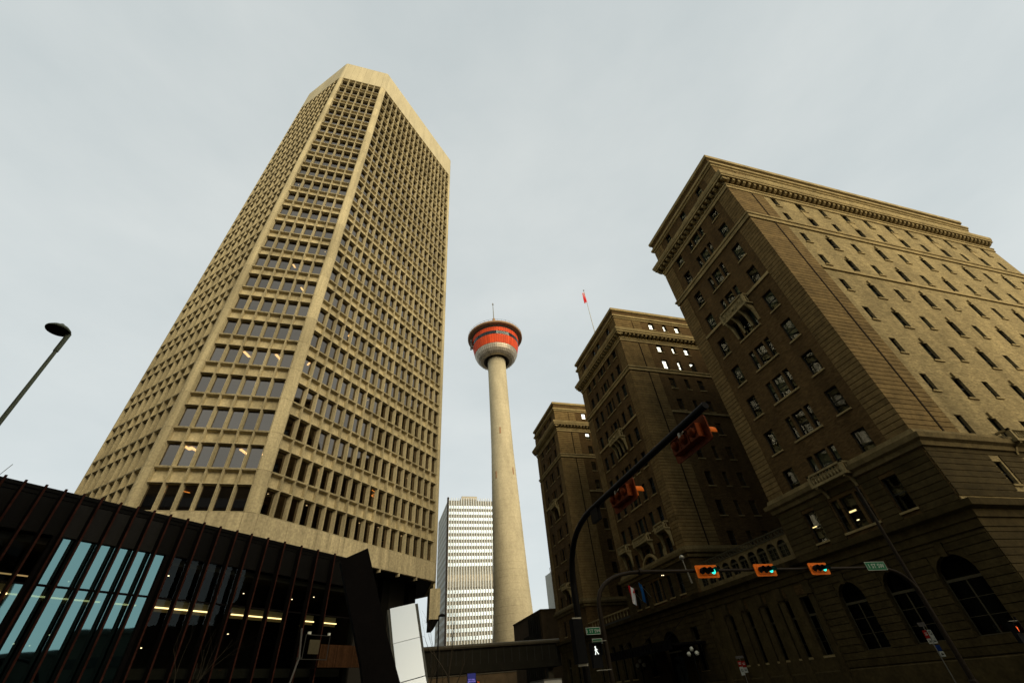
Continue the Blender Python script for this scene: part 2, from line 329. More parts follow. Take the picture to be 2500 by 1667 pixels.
def panel_mesh():
    b = MB(); W, H, g = BW, FP, 0.018
    def frame(x0, x1, z0, z1, X0, X1, Z0, Z1, y):           # splayed reveal from front opening to back rectangle
        f = [(x0, 0, z0), (x1, 0, z0), (x1, 0, z1), (x0, 0, z1)]; k = [(X0, y, Z0), (X1, y, Z0), (X1, y, Z1), (X0, y, Z1)]
        for i in range(4): j = (i + 1) % 4; b.quad(f[i], f[j], k[j], k[i])
    xs = (g, .062, W - .062, W - g); zs = (g, .07, 2.31, 2.385, H - .07, H - g)
    for i in range(3):
        for j in range(5):
            if i == 1 and j in (1, 3): continue
            b.quad((xs[i], 0, zs[j]), (xs[i + 1], 0, zs[j]), (xs[i + 1], 0, zs[j + 1]), (xs[i], 0, zs[j + 1]))
    frame(.062, W - .062, .07, 2.31, .15, W - .15, .11, 2.25, .42)
    frame(.062, W - .062, 2.385, H - .07, .12, W - .12, 2.42, H - .20, .40)
    b.quad((.12, .40, 2.42), (W - .12, .40, 2.42), (W - .12, .40, H - .20), (.12, .40, H - .20))
    for (p, q) in (((g, g), (W - g, g)), ((W - g, g), (W - g, H - g)), ((W - g, H - g), (g, H - g)), ((g, H - g), (g, g))):
        b.quad((p[0], 0, p[1]), (p[0], .07, p[1]), (q[0], .07, q[1]), (q[0], 0, q[1]))
    return b
def pane_mesh():
    return MB().quad((.14, .425, .10), (BW - .14, .425, .10), (BW - .14, .425, 2.26), (.14, .425, 2.26))
pm_b, gm_b = panel_mesh(), pane_mesh()
pm, gm = pm_b.mesh('facade_panel', 'concrete'), gm_b.mesh('pane', 'glass_tower')
faces = [(A, 0.0, 6, 0.6), (B, pi / 4, 18, 0.63), (Lc, -pi / 4, 9, 0.35)]
cells = []
for fi, (O, th, nb, off) in enumerate(faces):
    t = Vector((cos(th), sin(th), 0))
    for r in range(NR):
        for c in range(nb):
            p = O + t * (off + c * BW) + Vector((0, 0, TZ0 + r * FP)); cells.append(((p - Vector((0, 0, 1.65))).length * (1.5 if fi == 2 else 1), p, th))
cells.sort(key=lambda q: q[0])
restp, restg = MB(), MB()
blm = [MB().quad((.14, .49, zb), (BW - .14, .49, zb), (BW - .14, .49, 2.3), (.14, .49, 2.3)).mesh('blind', 'blind_office') for zb in (.2, 1.1, 1.5)]
for i, (_, p, th) in enumerate(cells):
    if i < 300:
        o = tpart('facade_panel', pm, p, th); obj('pane', gm, o)
        if random.random() < .3: obj('blind', blm[i % 3], o)
    else:
        mtx = Matrix.Translation(p) @ Matrix.Rotation(th, 4, 'Z')
        restp.add([mtx @ Vector(v) for v in pm_b.v], pm_b.f); restg.add([mtx @ Vector(v) for v in gm_b.v], gm_b.f)
def tworld(b): b.v = [(x - B.x, y - B.y, z) for x, y, z in b.v]; return b
obj('facade_panel', tworld(restp).mesh('facade_panel', 'concrete'), tower, kind='stuff')
obj('pane', tworld(restg).mesh('pane', 'glass_tower'), tower, kind='stuff')

# splayed corner piers, one per storey
def corner(Pn, d0, d1, l0, l1, th=0.45):
    """L-shaped plan: along -d0 by l0 and along +d1 by l1 from the corner, thickness inward"""
    d0, d1 = Vector((*d0, 0)).normalized(), Vector((*d1, 0)).normalized()
    n0 = Vector((-d0.y, d0.x, 0)); n1 = Vector((-d1.y, d1.x, 0))
    bis = (n0 + n1).normalized(); k = th / bis.dot(n0)
    c = 0.16
    pts = [Pn - d0 * l0, Pn - d0 * c, Pn + d1 * c, Pn + d1 * l1, Pn + d1 * l1 + n1 * th, Pn + bis * k, Pn - d0 * l0 + n0 * th]
    return [(p.x, p.y) for p in pts]
dW, dSW, dNW, dS = (1, 0), (S2, S2), (S2, -S2), (0, 1)
plans = [corner(A, dNW, dW, 0.34, 0.585), corner(B, dW, dSW, 0.585, 0.615), corner(Cc, dSW, dS, 0.62, 0.6), corner(Lc, (0, -1), dNW, 0.6, 0.335)]
for pl in plans:
    cx, cyy = pl[1]
    me = MB().prism([(x - cx, y - cyy) for x, y in pl], 0.012, FP - 0.012).mesh('corner_panel', 'concrete')
    for r in range(NR): tpart('corner_panel', me, (cx, cyy, TZ0 + r * FP))
    zt = TZ0 + NR * FP
    tpart('corner_panel', MB().prism([(x - cx, y - cyy) for x, y in pl], 0.012, ZTOP - zt).mesh('corner_panel', 'concrete_crown'), (cx, cyy, zt))
    tpart('corner_panel', MB().prism([(x - cx, y - cyy) for x, y in pl], -2.0, -0.012).mesh('corner_panel', 'concrete_plain'), (cx, cyy, TZ0))
def strip_panels(O, th, x0, x1, n, z0, z1, name, mtl, hang=False):
    wd = (x1 - x0) / n; me = MB().box(.012, wd - .012, 0.0, .4, .012, z1 - z0 - .004).mesh(name, mtl); t = Vector((cos(th), sin(th), 0))
    for i in range(n):
        tpart(name, me, O + t * (x0 + i * wd) + Vector((0, 0, z0)), th)
        if hang and i > 0: tpart('hanger_block', hb, O + t * (x0 + i * wd) + Vector((0, 0, z0)), th)
hb = MB().box(-.08, .08, -.02, .45, -.32, 0).mesh('hanger_block', 'concrete_plain')
for (O, th, nb, off), n_top, n_sk in zip(faces, (6, 9, 4), (3, 8, 4)):
    x0, x1 = off, off + nb * BW
    strip_panels(O, th, x0, x1, n_top, TZ0 + NR * FP, ZTOP, 'parapet_panel', 'concrete_crown')
    strip_panels(O, th, x0, x1, n_sk, 13.0, TZ0, 'skirt_panel', 'concrete_plain', True)
poly = [(Lc.x, Lc.y), (A.x, A.y), (B.x, B.y), (Cc.x, Cc.y), (Cc.x, Cc.y + 9), (-10, 84), (-28.15, 66)]
def inset(pl, d):
    c = Vector((sum(p[0] for p in pl) / len(pl), sum(p[1] for p in pl) / len(pl))); r = []
    n = len(pl)
    for i in range(n):
        p0, p1, p2 = Vector(pl[i - 1]), Vector(pl[i]), Vector(pl[(i + 1) % n]); e0 = (p1 - p0).normalized(); e1 = (p2 - p1).normalized()
        n0, n1 = Vector((-e0.y, e0.x)), Vector((-e1.y, e1.x)); b = (n0 + n1).normalized(); r.append(tuple(p1 + b * (d / b.dot(n0))))
    return r
b = MB(); sl_p = inset(poly, 0.52)
for r in range(NR + 1): b.prism(sl_p, TZ0 + r * FP - 1.30, TZ0 + r * FP + .06)
obj('floor_slab', tworld(b).mesh('floor_slab', 'ceiling_int'), tower)
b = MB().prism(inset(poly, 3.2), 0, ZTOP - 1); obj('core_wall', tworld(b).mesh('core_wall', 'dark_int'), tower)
b = MB().prism(inset(poly, 0.45), ZTOP - 1.6, ZTOP - .5); obj('roof', tworld(b).mesh('roof', 'city_grey'), tower)
b = MB().prism(inset(poly, 0.42), 13.1, 13.5); obj('soffit', tworld(b).mesh('soffit', 'charcoal'), tower)
b = MB()
for i, j in ((3, 4), (4, 5), (5, 6), (6, 0)):
    a0, a1 = Vector((*poly[i], 0)), Vector((*poly[j], 0)); e = (a1 - a0).normalized(); nn = Vector((-e.y, e.x, 0))
    a0 = a0 + e * 0.61 if i == 3 else a0; a1 = a1 - e * 0.61 if j == 0 else a1
    b.extr([a0 + Vector((0, 0, 13)), a1 + Vector((0, 0, 13)), a1 + Vector((0, 0, ZTOP)), a0 + Vector((0, 0, ZTOP))], nn * .4)
obj('rear_wall', tworld(b).mesh('rear_wall', 'concrete'), tower)
# bracket block and pilaster at the south corner, lobby columns below
b = MB().box(6.35, 7.55, 57.0, 59.6, 9.15, 12.2); obj('bracket_block', tworld(b).mesh('bracket_block', 'concrete_plain'), tower)
b = MB().box(6.75, 7.05, 57.6, 58.6, 12.2, 13.05); obj('pilaster', tworld(b).mesh('pilaster', 'concrete'), tower)
b = MB().extr([(6.4, 57.05, 9.15), (7.5, 57.05, 9.15), (6.9, 57.3, 8.2), (6.4, 57.3, 8.2)], (0, 2.2, 0)); obj('bracket_foot', tworld(b).mesh('bracket_foot', 'charcoal_black'), tower)
lobby = inset(poly, 3.0)
b = MB()
for k in range(6):
    p = Vector((*lobby[2], 0)).lerp(Vector((*lobby[3], 0)), k / 5); b.obox((p.x, p.y, 6.55), (.4, .4, 0), (-.4, .4, 0), (0, 0, 6.5)) if k else b.obox((p.x, p.y, 6.55), (.4, .4, 0), (-.4, .4, 0), (0, 0, 6.5))
obj('lobby_column', tworld(b).mesh('lobby_column', 'charcoal_black'), tower)

# ceiling lights seen through the tower glass:  (face, bay, height above row sill, row, kind)
big_me = MB().box(-.5, .5, -.13, .13, -.06, 0).mesh('ceiling_light', 'e_warm')
strip_me = MB().box(-.28, .28, -.09, .09, -.05, 0).mesh('ceiling_light', 'e_warm')
spot_me = MB().box(-.05, .05, -.05, .05, -.03, 0).mesh('ceiling_light', 'e_spot')
bar_me = MB().box(-.42, .42, -.02, .02, -.05, 0).mesh('ceiling_light', 'e_orange')
def tlight(fi, bay, row, kind='strip', depth=1.2, turn=0.0, up=2.28):
    O, th, nb, off = faces[fi]; t = Vector((cos(th), sin(th), 0)); n = Vector((-sin(th), cos(th), 0))
    z = TZ0 + row * FP + up
    P = O + t * (off + bay * BW) + Vector((0, 0, z - 0.0))
    # slide along the sight line so the fitting still lines up with its bay
    eye = Vector((0, 0, 1.65)); k = 1.0 + depth / abs((P - eye).dot(n)); Q = eye + (P - eye) * k; Q.z = z
    tpart('ceiling_light', {'big': big_me, 'strip': strip_me, 'spot': spot_me, 'bar': bar_me}[kind], Q, th + turn)
for bay, row in ((1.35, 6), (2.6, 4), (4.88, 4), (1.35, 1), (4.8, 1), (5.75, 1), (.75, 13), (2.36, 13), (5.75, 9), (3.5, 8), (4.85, 7), (1.85, 1)):
    tlight(0, bay, row, 'big' if row < 5 else 'strip' if row < 9 else 'spot', 1.0 + .5 * random.random(), 1.2)
for bay, row in ((3.66, 6), (.4, 4), (4.85, 5), (16.2, 6), (1.36, 1), (3.57, 1), (14.1, 4)): tlight(1, bay, row, 'strip', 1.1, 1.3)
for bay, row in ((5.94, 1), (16.3, 0), (.2, 0), (1.3, 0), (2.3, 0), (3.3, 0), (4.75, 0), (6.0, 0), (8.4, 0), (9.6, 0), (10.5, 0), (13.4, 0), (7.2, 4), (14.2, 4), (12.6, 2), (13.5, 2)):
    tlight(1, bay, row, 'spot', .8 + random.random() * .7)
for d, tu in ((.8, .2), (1.5, 1.4), (2.0, .2)): tlight(0, 1.5, 0, 'bar', d, tu); tlight(1, 9.5, 1, 'bar', d, tu)
tlight(0, 2.3, 0, 'bar', 1.8, .6)

# ================================================================== brick hotel (right): three wings on one stone base
HX = 36.0
hotel = thing('brick_hotel', 'dark brown brick hotel of three tall wings with bracketed cornices and stone base', 'hotel', (HX, 18.85, 0))
HO = Vector((HX, 18.85, 0))
def hpart(name, me, loc=None, rz=0.0, **k):
    return obj(name, me, hotel, (Vector(loc) - HO) if loc is not None else None, rz, **k)
def hw(b): b.v = [(x - HO.x, y - HO.y, z) for x, y, z in b.v]; return b

def wall_open(P, u, n, width, z0, z1, ops, depth=0.24):
    """wall sheet with real openings and reveals; P left end, u along, n outward"""
    P, u, n = Vector(P), Vector(u), Vector(n); b = MB()
    us = sorted({0.0, width} | {o[0] for o in ops} | {o[1] for o in ops}); zs = sorted({z0, z1} | {o[2] for o in ops} | {o[3] for o in ops})
    pt = lambda a, z, d=0.0: P + u * a - n * d + Vector((0, 0, z))
    def solid(ua, za): return not any(o[0] < ua < o[1] and o[2] < za < o[3] for o in ops)
    for j in range(len(zs) - 1):
        zc = (zs[j] + zs[j + 1]) / 2; i = 0
        while i < len(us) - 1:                       # merge runs of solid cells
            if not solid((us[i] + us[i + 1]) / 2, zc): i += 1; continue
            k = i
            while k < len(us) - 1 and solid((us[k] + us[k + 1]) / 2, zc): k += 1
            b.quad(pt(us[i], zs[j]), pt(us[k], zs[j]), pt(us[k], zs[j + 1]), pt(us[i], zs[j + 1])); i = k
    for a0, a1, c0, c1 in [o[:4] for o in ops]:
        b.quad(pt(a0, c0), pt(a1, c0), pt(a1, c0, depth), pt(a0, c0, depth)); b.quad(pt(a0, c1, depth), pt(a1, c1, depth), pt(a1, c1), pt(a0, c1))
        b.quad(pt(a0, c0, depth), pt(a0, c1, depth), pt(a0, c1), pt(a0, c0)); b.quad(pt(a1, c0), pt(a1, c1), pt(a1, c1, depth), pt(a1, c0, depth))
    return b

_wc = {}
def win_mesh(wd, h, style):
    key = (round(wd, 2), round(h, 2), style)
    if key in _wc: return _wc[key]
    f = MB(); t = .055; y0, y1 = -.02, .05      # local: x along wall, y inward, z up, origin at sill centre
    f.box(-wd / 2, -wd / 2 + t, y0, y1, 0, h); f.box(wd / 2 - t, wd / 2, y0, y1, 0, h); f.box(-wd / 2 + t, wd / 2 - t, y0, y1, 0, t); f.box(-wd / 2 + t, wd / 2 - t, y0, y1, h - t, h)
    if style == 'sash': f.box(-wd / 2 + t, wd / 2 - t, y0, y1 - .01, h * .48, h * .48 + .06)
    if style == 'tall':
        f.box(-.04, .04, y0, y1 - .01, t, h * .66); f.box(-wd / 2 + t, wd / 2 - t, y0 - .04, y1 - .01, h * .66, h * .66 + .16)
        for q in (.22, .44): f.box(-wd / 2 + t, wd / 2 - t, y0 + .02, y1 - .02, h * q, h * q + .03)
    if style == 'triple': pass
    p = MB().quad((-wd / 2, .03, 0), (wd / 2, .03, 0), (wd / 2, .03, h), (-wd / 2, .03, h))
    s = MB().box(-wd / 2 - .10, wd / 2 + .10, -.34, .0, -.14, 0)
    bl = MB().quad((-wd / 2 + .03, .10, h * .30), (wd / 2 - .03, .10, h * .30), (wd / 2 - .03, .10, h), (-wd / 2 + .03, .10, h))
    _wc[key] = (f.mesh('window', 'frame_tan' if style == 'tall' else 'frame_dark'), p, s.mesh('sill', 'stone'), bl.mesh('blind', 'blind'))
    return _wc[key]
_pc = {}
ORIENT = {'f': -pi / 2, 'w': 0.0}
def unit(face, a, z):        # world point on a facade: front faces run along Y at X=HX, west faces along X at given Y
    return None
NWIN = [0]
def put_window(face, plane, a0, a1, z0, z1, style='sash', glass='glass_hotel', sill=True, blind=None, depth=0.22):
    wd, h = a1 - a0, z1 - z0; f, p, s, bl = win_mesh(wd, h, style); c = (a0 + a1) / 2
    if face == 'f': loc, rz = (plane + depth, c, z0), -pi / 2
    else: loc, rz = (c, plane + depth, z0), 0.0
    o = hpart('window', f, loc, rz); NWIN[0] += 1
    key = (round(wd, 2), round(h, 2), glass)
    if key not in _pc: _pc[key] = p.mesh('pane', glass)
    obj('pane', _pc[key], o)
    if sill: obj('sill', s, o)
    if blind if blind is not None else random.random() < .38:
        q = obj('blind', bl, o)
        sc = random.choice((1.0, .8, 1.35)); q.scale = (1, 1, 1)
    return o

# storeys shared by every wing
HEADS = [16.1, 20.07, 24.07, 28.07, 32.07, 36.0, 40.0]
ROWS = [(h - 2.27 if i else h - 2.42, h) for i, h in enumerate(HEADS)] + [(42.0, 44.0), (45.55, 47.15)]
def front_ops(y0, singles, trips, mezz=True):
    ops = []; tr = []
    for k, (z0, z1) in enumerate(ROWS + ([(9.75, 12.18)] if mezz else [])):
        for c, wd in singles: ops.append((c - wd / 2 - y0, c + wd / 2 - y0, z0, z1, 'sash', c))
        for c in trips:
            for dx, wd in ((-1.17, .62), (0, 1.24), (1.17, .62)): ops.append((c + dx - wd / 2 - y0, c + dx + wd / 2 - y0, z0, z1, 'trip' if dx == 0 else 'side', c))
    return ops
def ring(name, y0, y1, x1, prof, mtl, x0=HX, smooth=False):
    """moulding run round a wing: prof = [(projection, z)...]"""
    b = MB(); P = []
    for e, z in prof: P.append([(x1, y0 - e, z), (x0 - e, y0 - e, z), (x0 - e, y1 + e, z), (x1, y1 + e, z)])
    for i in range(len(P) - 1):
        for k in range(3): b.quad(P[i][k], P[i][k + 1], P[i + 1][k + 1], P[i + 1][k])
    return hpart(name, hw(b).mesh(name, mtl))
PITCHC = 0.448
NCRS = [0]; rest_c = MB()
def courses(y0, y1, xw, which, zlo=14.35, zhi=47.2, cap=True):
    """rusticated corner courses; which: 'nw' corner (front + west returns) or 'ne' (front only)"""
    z = zlo
    while z < zhi - .2:
        h = min(PITCHC, zhi - z) - .055
        if not (40.95 < z + h / 2 < 41.8):
            b = MB(); e = .075
            if which == 'nw':
                b.extr([(HX - e, y0 - e, 0), (xw + 3.32, y0 - e, 0), (xw + 3.32, y0 + .02, 0), (HX + .02, y0 + .02, 0), (HX + .02, y0 + 1.75, 0), (HX - e, y0 + 1.75, 0)], (0, 0, h))
                b.box(xw + 3.52, xw + 5.12, y0 - e - .03, y0 + .02, 0, h)
            else:
                b.extr([(HX - e, y1 - 1.75, 0), (HX + .02, y1 - 1.75, 0), (HX + .02, y1 - .02, 0), (HX + 2.2, y1 - .02, 0), (HX + 2.2, y1 + e, 0), (HX - e, y1 + e, 0)], (0, 0, h))
            key = (which, round(h, 3), y0)
            if NCRS[0] < 290 and cap:
                bb = MB(); bb.v = [(x - HX, y - y0, q) for x, y, q in b.v]; bb.f = b.f; bb.mi = b.mi
                if key not in _wc: _wc[key] = bb.mesh('quoin_course', 'quoin')
                hpart('quoin_course', _wc[key], (HX, y0, z)); NCRS[0] += 1
            else:
                b.v = [(x, y, q + z) for x, y, q in b.v]; rest_c.add(b.v, b.f)
        z += PITCHC

mod_f = MB().extr([(0, -.17, 0), (0, .17, 0), (0, .17, .46), (0, -.17, .46)], (-.66, 0, 0))
mod_f = MB().extr([(.02, -.17, 0), (-.30, -.17, .02), (-.62, -.17, .2), (-.66, -.17, .46), (.02, -.17, .46)], (0, .34, 0)).mesh('modillion', 'stone')
def wing(y0, y1, singles, trips, x1, west, attic_f, attic_w, bright=None, cap=True):
    W = y1 - y0
    # front
    fo = front_ops(y0, singles, trips)
    fo += [(c - .5 - y0, c + .5 - y0, 50.85, 52.35, 'attic', c) for c in attic_f]
    b = wall_open((HX, y0, 0), (0, 1, 0), (-1, 0, 0), W, 9.3, 53.2, fo); hpart('front_wall', hw(b).mesh('front_wall', 'brick_f'))
    for a0, a1, z0, z1, st, c in fo:
        put_window('f', HX, a0 + y0, a1 + y0, z0, z1, 'sash', sill=(st in ('sash', 'attic')))
        if st == 'trip': hpart('sill', MB().box(-.34, 0, -1.62, 1.62, -.16, 0).mesh('sill', 'stone') if 'tsill' not in _wc else _wc['tsill'], (HX + .22, c, z0))
        if st == 'trip' and 42 < z0 < 43: hpart('window_panel', MB().box(-.05, 0, -1.5, 1.5, .12, 1.5).mesh('window_panel', 'stone'), (HX - .002, c, 44.0))
        if st == 'sash' and 42 < z0 < 43: hpart('window_panel', MB().box(-.04, 0, -.6, .6, .15, 1.4).mesh('window_panel', 'stone'), (HX - .002, c, 44.0))
    # west side
    wo = west(HX)
    wo = [o for o in wo]
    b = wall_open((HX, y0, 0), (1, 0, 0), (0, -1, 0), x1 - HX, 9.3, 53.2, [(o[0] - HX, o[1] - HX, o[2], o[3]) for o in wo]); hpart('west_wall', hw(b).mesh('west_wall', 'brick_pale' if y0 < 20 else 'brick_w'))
    for o in wo: put_window('w', y0, o[0], o[1], o[2], o[3], 'sash', o[4], True, blind=(False if o[4] == 'glass_bright' else None))
    # east side, roof, dark rooms
    b = MB(); b.quad((HX, y1, 9.3), (x1, y1, 9.3), (x1, y1, 53.2), (HX, y1, 53.2)); hpart('east_wall', hw(b).mesh('east_wall', 'brick_w'))
    b = MB().box(HX + .3, x1 - .3, y0 + .3, y1 - .3, 53.0, 53.3); hpart('roof', hw(b).mesh('roof', 'city_dark'))
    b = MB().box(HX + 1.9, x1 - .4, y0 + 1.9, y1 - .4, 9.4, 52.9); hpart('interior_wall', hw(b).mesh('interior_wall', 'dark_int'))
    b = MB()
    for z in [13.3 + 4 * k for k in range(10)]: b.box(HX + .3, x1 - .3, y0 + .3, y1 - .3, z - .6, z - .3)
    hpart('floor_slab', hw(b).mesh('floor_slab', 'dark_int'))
    # mouldings
    ring('belt_course', y0, y1, x1, [(0, 13.0), (.22, 13.05), (.30, 13.35), (.55, 13.5), (.62, 13.85), (.30, 13.95), (.22, 14.3), (0, 14.32)], 'stone_mid')
    ring('belt_course', y0, y1, x1, [(0, 40.98), (.16, 41.0), (.18, 41.45), (.30, 41.5), (.32, 41.72), (0, 41.78)], 'stone')
    ring('frieze_band', y0, y1, x1, [(0, 47.2), (.12, 47.22), (.14, 47.62), (.24, 47.66), (.26, 47.82), (.03, 47.84), (.03, 48.62)], 'stone')
    ring('cornice', y0, y1, x1, [(.03, 48.62), (.80, 48.64), (.80, 48.92), (.88, 48.96), (.96, 49.25), (.98, 49.5), (.0, 49.62)], 'stone')
    ring('string_course', y0, y1, x1, [(0, 52.45), (.12, 52.5), (.16, 52.75), (.34, 52.82), (.36, 53.15), (0, 53.2)], 'stone')
    ring('parapet', y0, y1, x1, [(.06, 53.2), (.06, 54.15)], 'brick_w')
    ring('coping', y0, y1, x1, [(.06, 54.15), (.30, 54.25), (.34, 54.72), (.22, 54.8), (-.6, 54.8), (-.6, 53.2)], 'stone')
    courses(y0, y1, HX, 'nw', cap=cap); courses(y0, y1, HX, 'nw', 49.65, 52.45, cap=cap)
    courses(y0, y1, HX, 'ne', cap=cap); courses(y0, y1, HX, 'ne', 49.65, 52.45, cap=cap)
    n = int((W + 1.2) / .8)
    for k in range(n + 1): hpart('modillion', mod_f, (HX, y0 - .45 + k * (W + .9) / n, 48.14))
    xe = min(x1, 84.2); n = int((xe - HX) / .8)
    for k in range(n): hpart('modillion', mod_f, (HX + .25 + k * .8, y0, 48.14), pi / 2)
    b = MB().box(HX + 3.34, HX + 3.5, y0 - .12, y0 - .02, 13.9, 47.2); hpart('groove_shade_strip', hw(b).mesh('groove_shade_strip', 'groove_dark'))  # dark strip painted in for the shadow of the wall groove
    # string below the upper balcony
    b = MB(); b.box(HX - .16, HX, y0 + 1.76, y1 - 1.76, 33.46, 33.78); b.box(HX + 5.2, x1, y0 - .16, y0, 33.46, 33.78); hpart('string_course', hw(b).mesh('string_course', 'stone'))
_wc['tsill'] = MB().box(-.34, 0, -1.62, 1.62, -.16, 0).mesh('sill', 'stone')

def west_right(x):
    o = []
    rows = [(16.1), 20.1, 24.1, 28.1, 32.1, 36.1, 40.0, 44.05, 47.15, 12.2]
    for i in range(11):
        c = (42.75 if i % 2 == 0 else 42.87) + 3.81 * i
        for h in rows:
            if i % 2 == 0: o.append((c - .41, c + .41, h - 1.72, h, 'glass_hotel'))
            else: o.append((c - .55, c + .55, h - (2.1 if h < 47 else 1.6), h, 'glass_hotel'))
    return o
def west_court(rows_bright):
    def fn(x):
        o = []
        for i in range(6):
            c, wd = ((43.4, 1.08), (46.2, .74), (48.85, 1.08))[i % 3]; c += 9.2 * (i // 3)
            for h in (16.1, 20.1, 24.1, 28.1, 32.1, 36.1, 40.15, 43.95, 47.15, 52.35):
                hh = 2.05 if h < 47 else 1.58
                if c + .6 < 60: o.append((c - wd / 2, c + wd / 2, h - hh, h, 'glass_bright'))
        return o
    return fn
wing(18.85, 33.2, [(22.15, 1.22), (29.85, 1.22)], [26.0], 84.0, west_right, [22.15, 26.0, 29.85], [])
wing(48.0, 65.0, [(51.1, 1.15), (53.35, 1.0), (59.75, 1.0), (61.95, 1.15)], [56.4], 60.0, west_court(3), [51.1, 55.3, 57.4, 61.9], [])
wing(80.2, 94.7, [(83.2, 1.1), (91.0, 1.1)], [86.9], 60.0, west_court(3), [83.3, 87.3, 91.3], [], cap=True)
obj('quoin_course', hw(rest_c).mesh('quoin_course', 'quoin'), hotel, kind='stuff')
# rear spine joining the wings
b = MB().box(60, 84, 33.2, 94.7, 0.1, 53.0); hpart('rear_block', hw(b).mesh('rear_block', 'brick_w'))
# keystones and bracket pairs on the sunny side
key_me = MB().extr([(-.10, 0, 0), (.10, 0, 0), (.16, 0, .42), (-.16, 0, .42)], (0, -.16, 0)).mesh('keystone', 'stone')
brk_me = MB().box(-.7, .7, -.32, 0, -.18, 0).extr([(-.5, 0, -.5), (-.5, -.26, -.18), (-.5, 0, -.18)], (.18, 0, 0)).extr([(.32, 0, -.5), (.32, -.26, -.18), (.32, 0, -.18)], (.18, 0, 0)).mesh('sill_bracket', 'stone')
for i in range(1, 11, 2):
    c = 42.87 + 3.81 * i
    for h in (16.1, 20.1, 24.1, 28.1, 32.1, 36.1, 40.0): hpart('keystone', key_me, (c, 18.85, h + .04))
    hpart('sill_bracket', brk_me, (c, 18.85, 41.9)); hpart('window_panel', MB().box(-.5, .5, -.05, -.002, .15, 1.4).mesh('window_panel', 'stone') if 'wp' not in _wc else _wc['wp'], (c, 18.85, 44.05))

# ---- balconies
bal_me = MB().lathe([(.035, 0), (.075, .12), (.085, .28), (.04, .5), (.06, .72), (.035, .8)], 7).mesh('baluster', 'stone_pale')
def bracket_mesh(d, h): return MB().extr([(0, 0, -h), (-.12, 0, -h), (-.2, 0, -h * .75), (-d * .45, 0, -h * .35), (-d, 0, -.12), (-d, 0, 0), (0, 0, 0)], (0, .22, 0)).mesh('bracket', 'stone_pale')
def balcony(face, plane, c, width, z, d, top, brackets, bh, ornate=False):
    rz = 0.0 if face == 'f' else pi / 2
    loc = (plane, c, z) if face == 'f' else (c, plane, z)
    o = hpart('balcony', MB().box(-d, 0, -width / 2, width / 2, 0, .2).mesh('balcony', 'stone_pale'), loc, rz)
    obj('rail', MB().box(-d, -d + .22, -width / 2, width / 2, top - .16, top).box(-d, 0, -width / 2, -width / 2 + .2, top - .16, top).box(-d, 0, width / 2 - .2, width / 2, top - .16, top)
        .box(-d, -d + .24, -width / 2, -width / 2 + .24, .2, top - .16).box(-d, -d + .24, width / 2 - .24, width / 2, .2, top - .16).mesh('rail', 'stone_pale'), o)
    n = max(4, int((width - .5) / .3)); s = (top - .36) / .8
    if ornate:      # pierced scrollwork front
        b = MB()
        b.box(-d + .14, -d + .18, -width / 2 + .2, width / 2 - .2, .2, top - .16)
        m = int(width / .5)
        for k in range(m):
            yc = -width / 2 + .45 + k * (width - .9) / (m - 1)
            pth = [(-d + .10, yc + .20 * cos(a) * (1 - a / 9), .2 + (top - .36) / 2 + .36 * sin(a) * (1 - a / 9) * (1 if k % 2 else -1)) for a in [i * .7 for i in range(11)]]
            b.tube(pth, .045, 5)
        b.sphere((-d + .1, 0, .2 + (top - .36) / 2), .22, 8)
        obj('scroll_panel', b.mesh('scroll_panel', 'stone_pale'), o)
    else:
        for k in range(n):
            q = obj('baluster', bal_me, o, (-d + .11, -width / 2 + .34 + k * (width - .68) / (n - 1), .2)); q.scale = (1, 1, s)
    for k in range(2):
        q = obj('baluster', bal_me, o, (-d * .5 + .1, (-1, 1)[k] * (width / 2 - .1), .2)); q.scale = (1, 1, s)
    bm_ = bracket_mesh(d * .92, bh)
    for yc in brackets: obj('bracket', bm_, o, (0, yc - .11, 0))
    return o
balcony('f', HX, 25.85, 3.9, 32.3, .95, 1.45, (-1.65, -.6, .6, 1.65), 2.1, True)
balcony('f', HX, 56.2, 3.9, 32.3, .95, 1.45, (-1.65, -.6, .6, 1.65), 2.1, True)
balcony('f', HX, 86.9, 3.4, 32.3, .9, 1.45, (-1.4, 1.4), 2.1, True)
balcony('f', HX, 25.9, 3.5, 13.35, .95, 1.05, (-1.4, 1.4), .9)
balcony('f', HX, 51.1, 2.5, 16.9, .9, 1.0, (-1.0, 1.0), 2.0); balcony('f', HX, 61.9, 2.5, 16.9, .9, 1.0, (-1.0, 1.0), 2.0)
balcony('f', HX, 56.4, 3.9, 16.7, .95, 1.05, (-1.6, 1.6), 1.6)
balcony('w', 18.85, 46.7, 2.6, 13.6, .9, 1.05, (-1.0, 1.0), .8)
balcony('f', HX, 86.9, 3.2, 16.8, .9, 1.0, (-1.2, 1.2), 1.4)

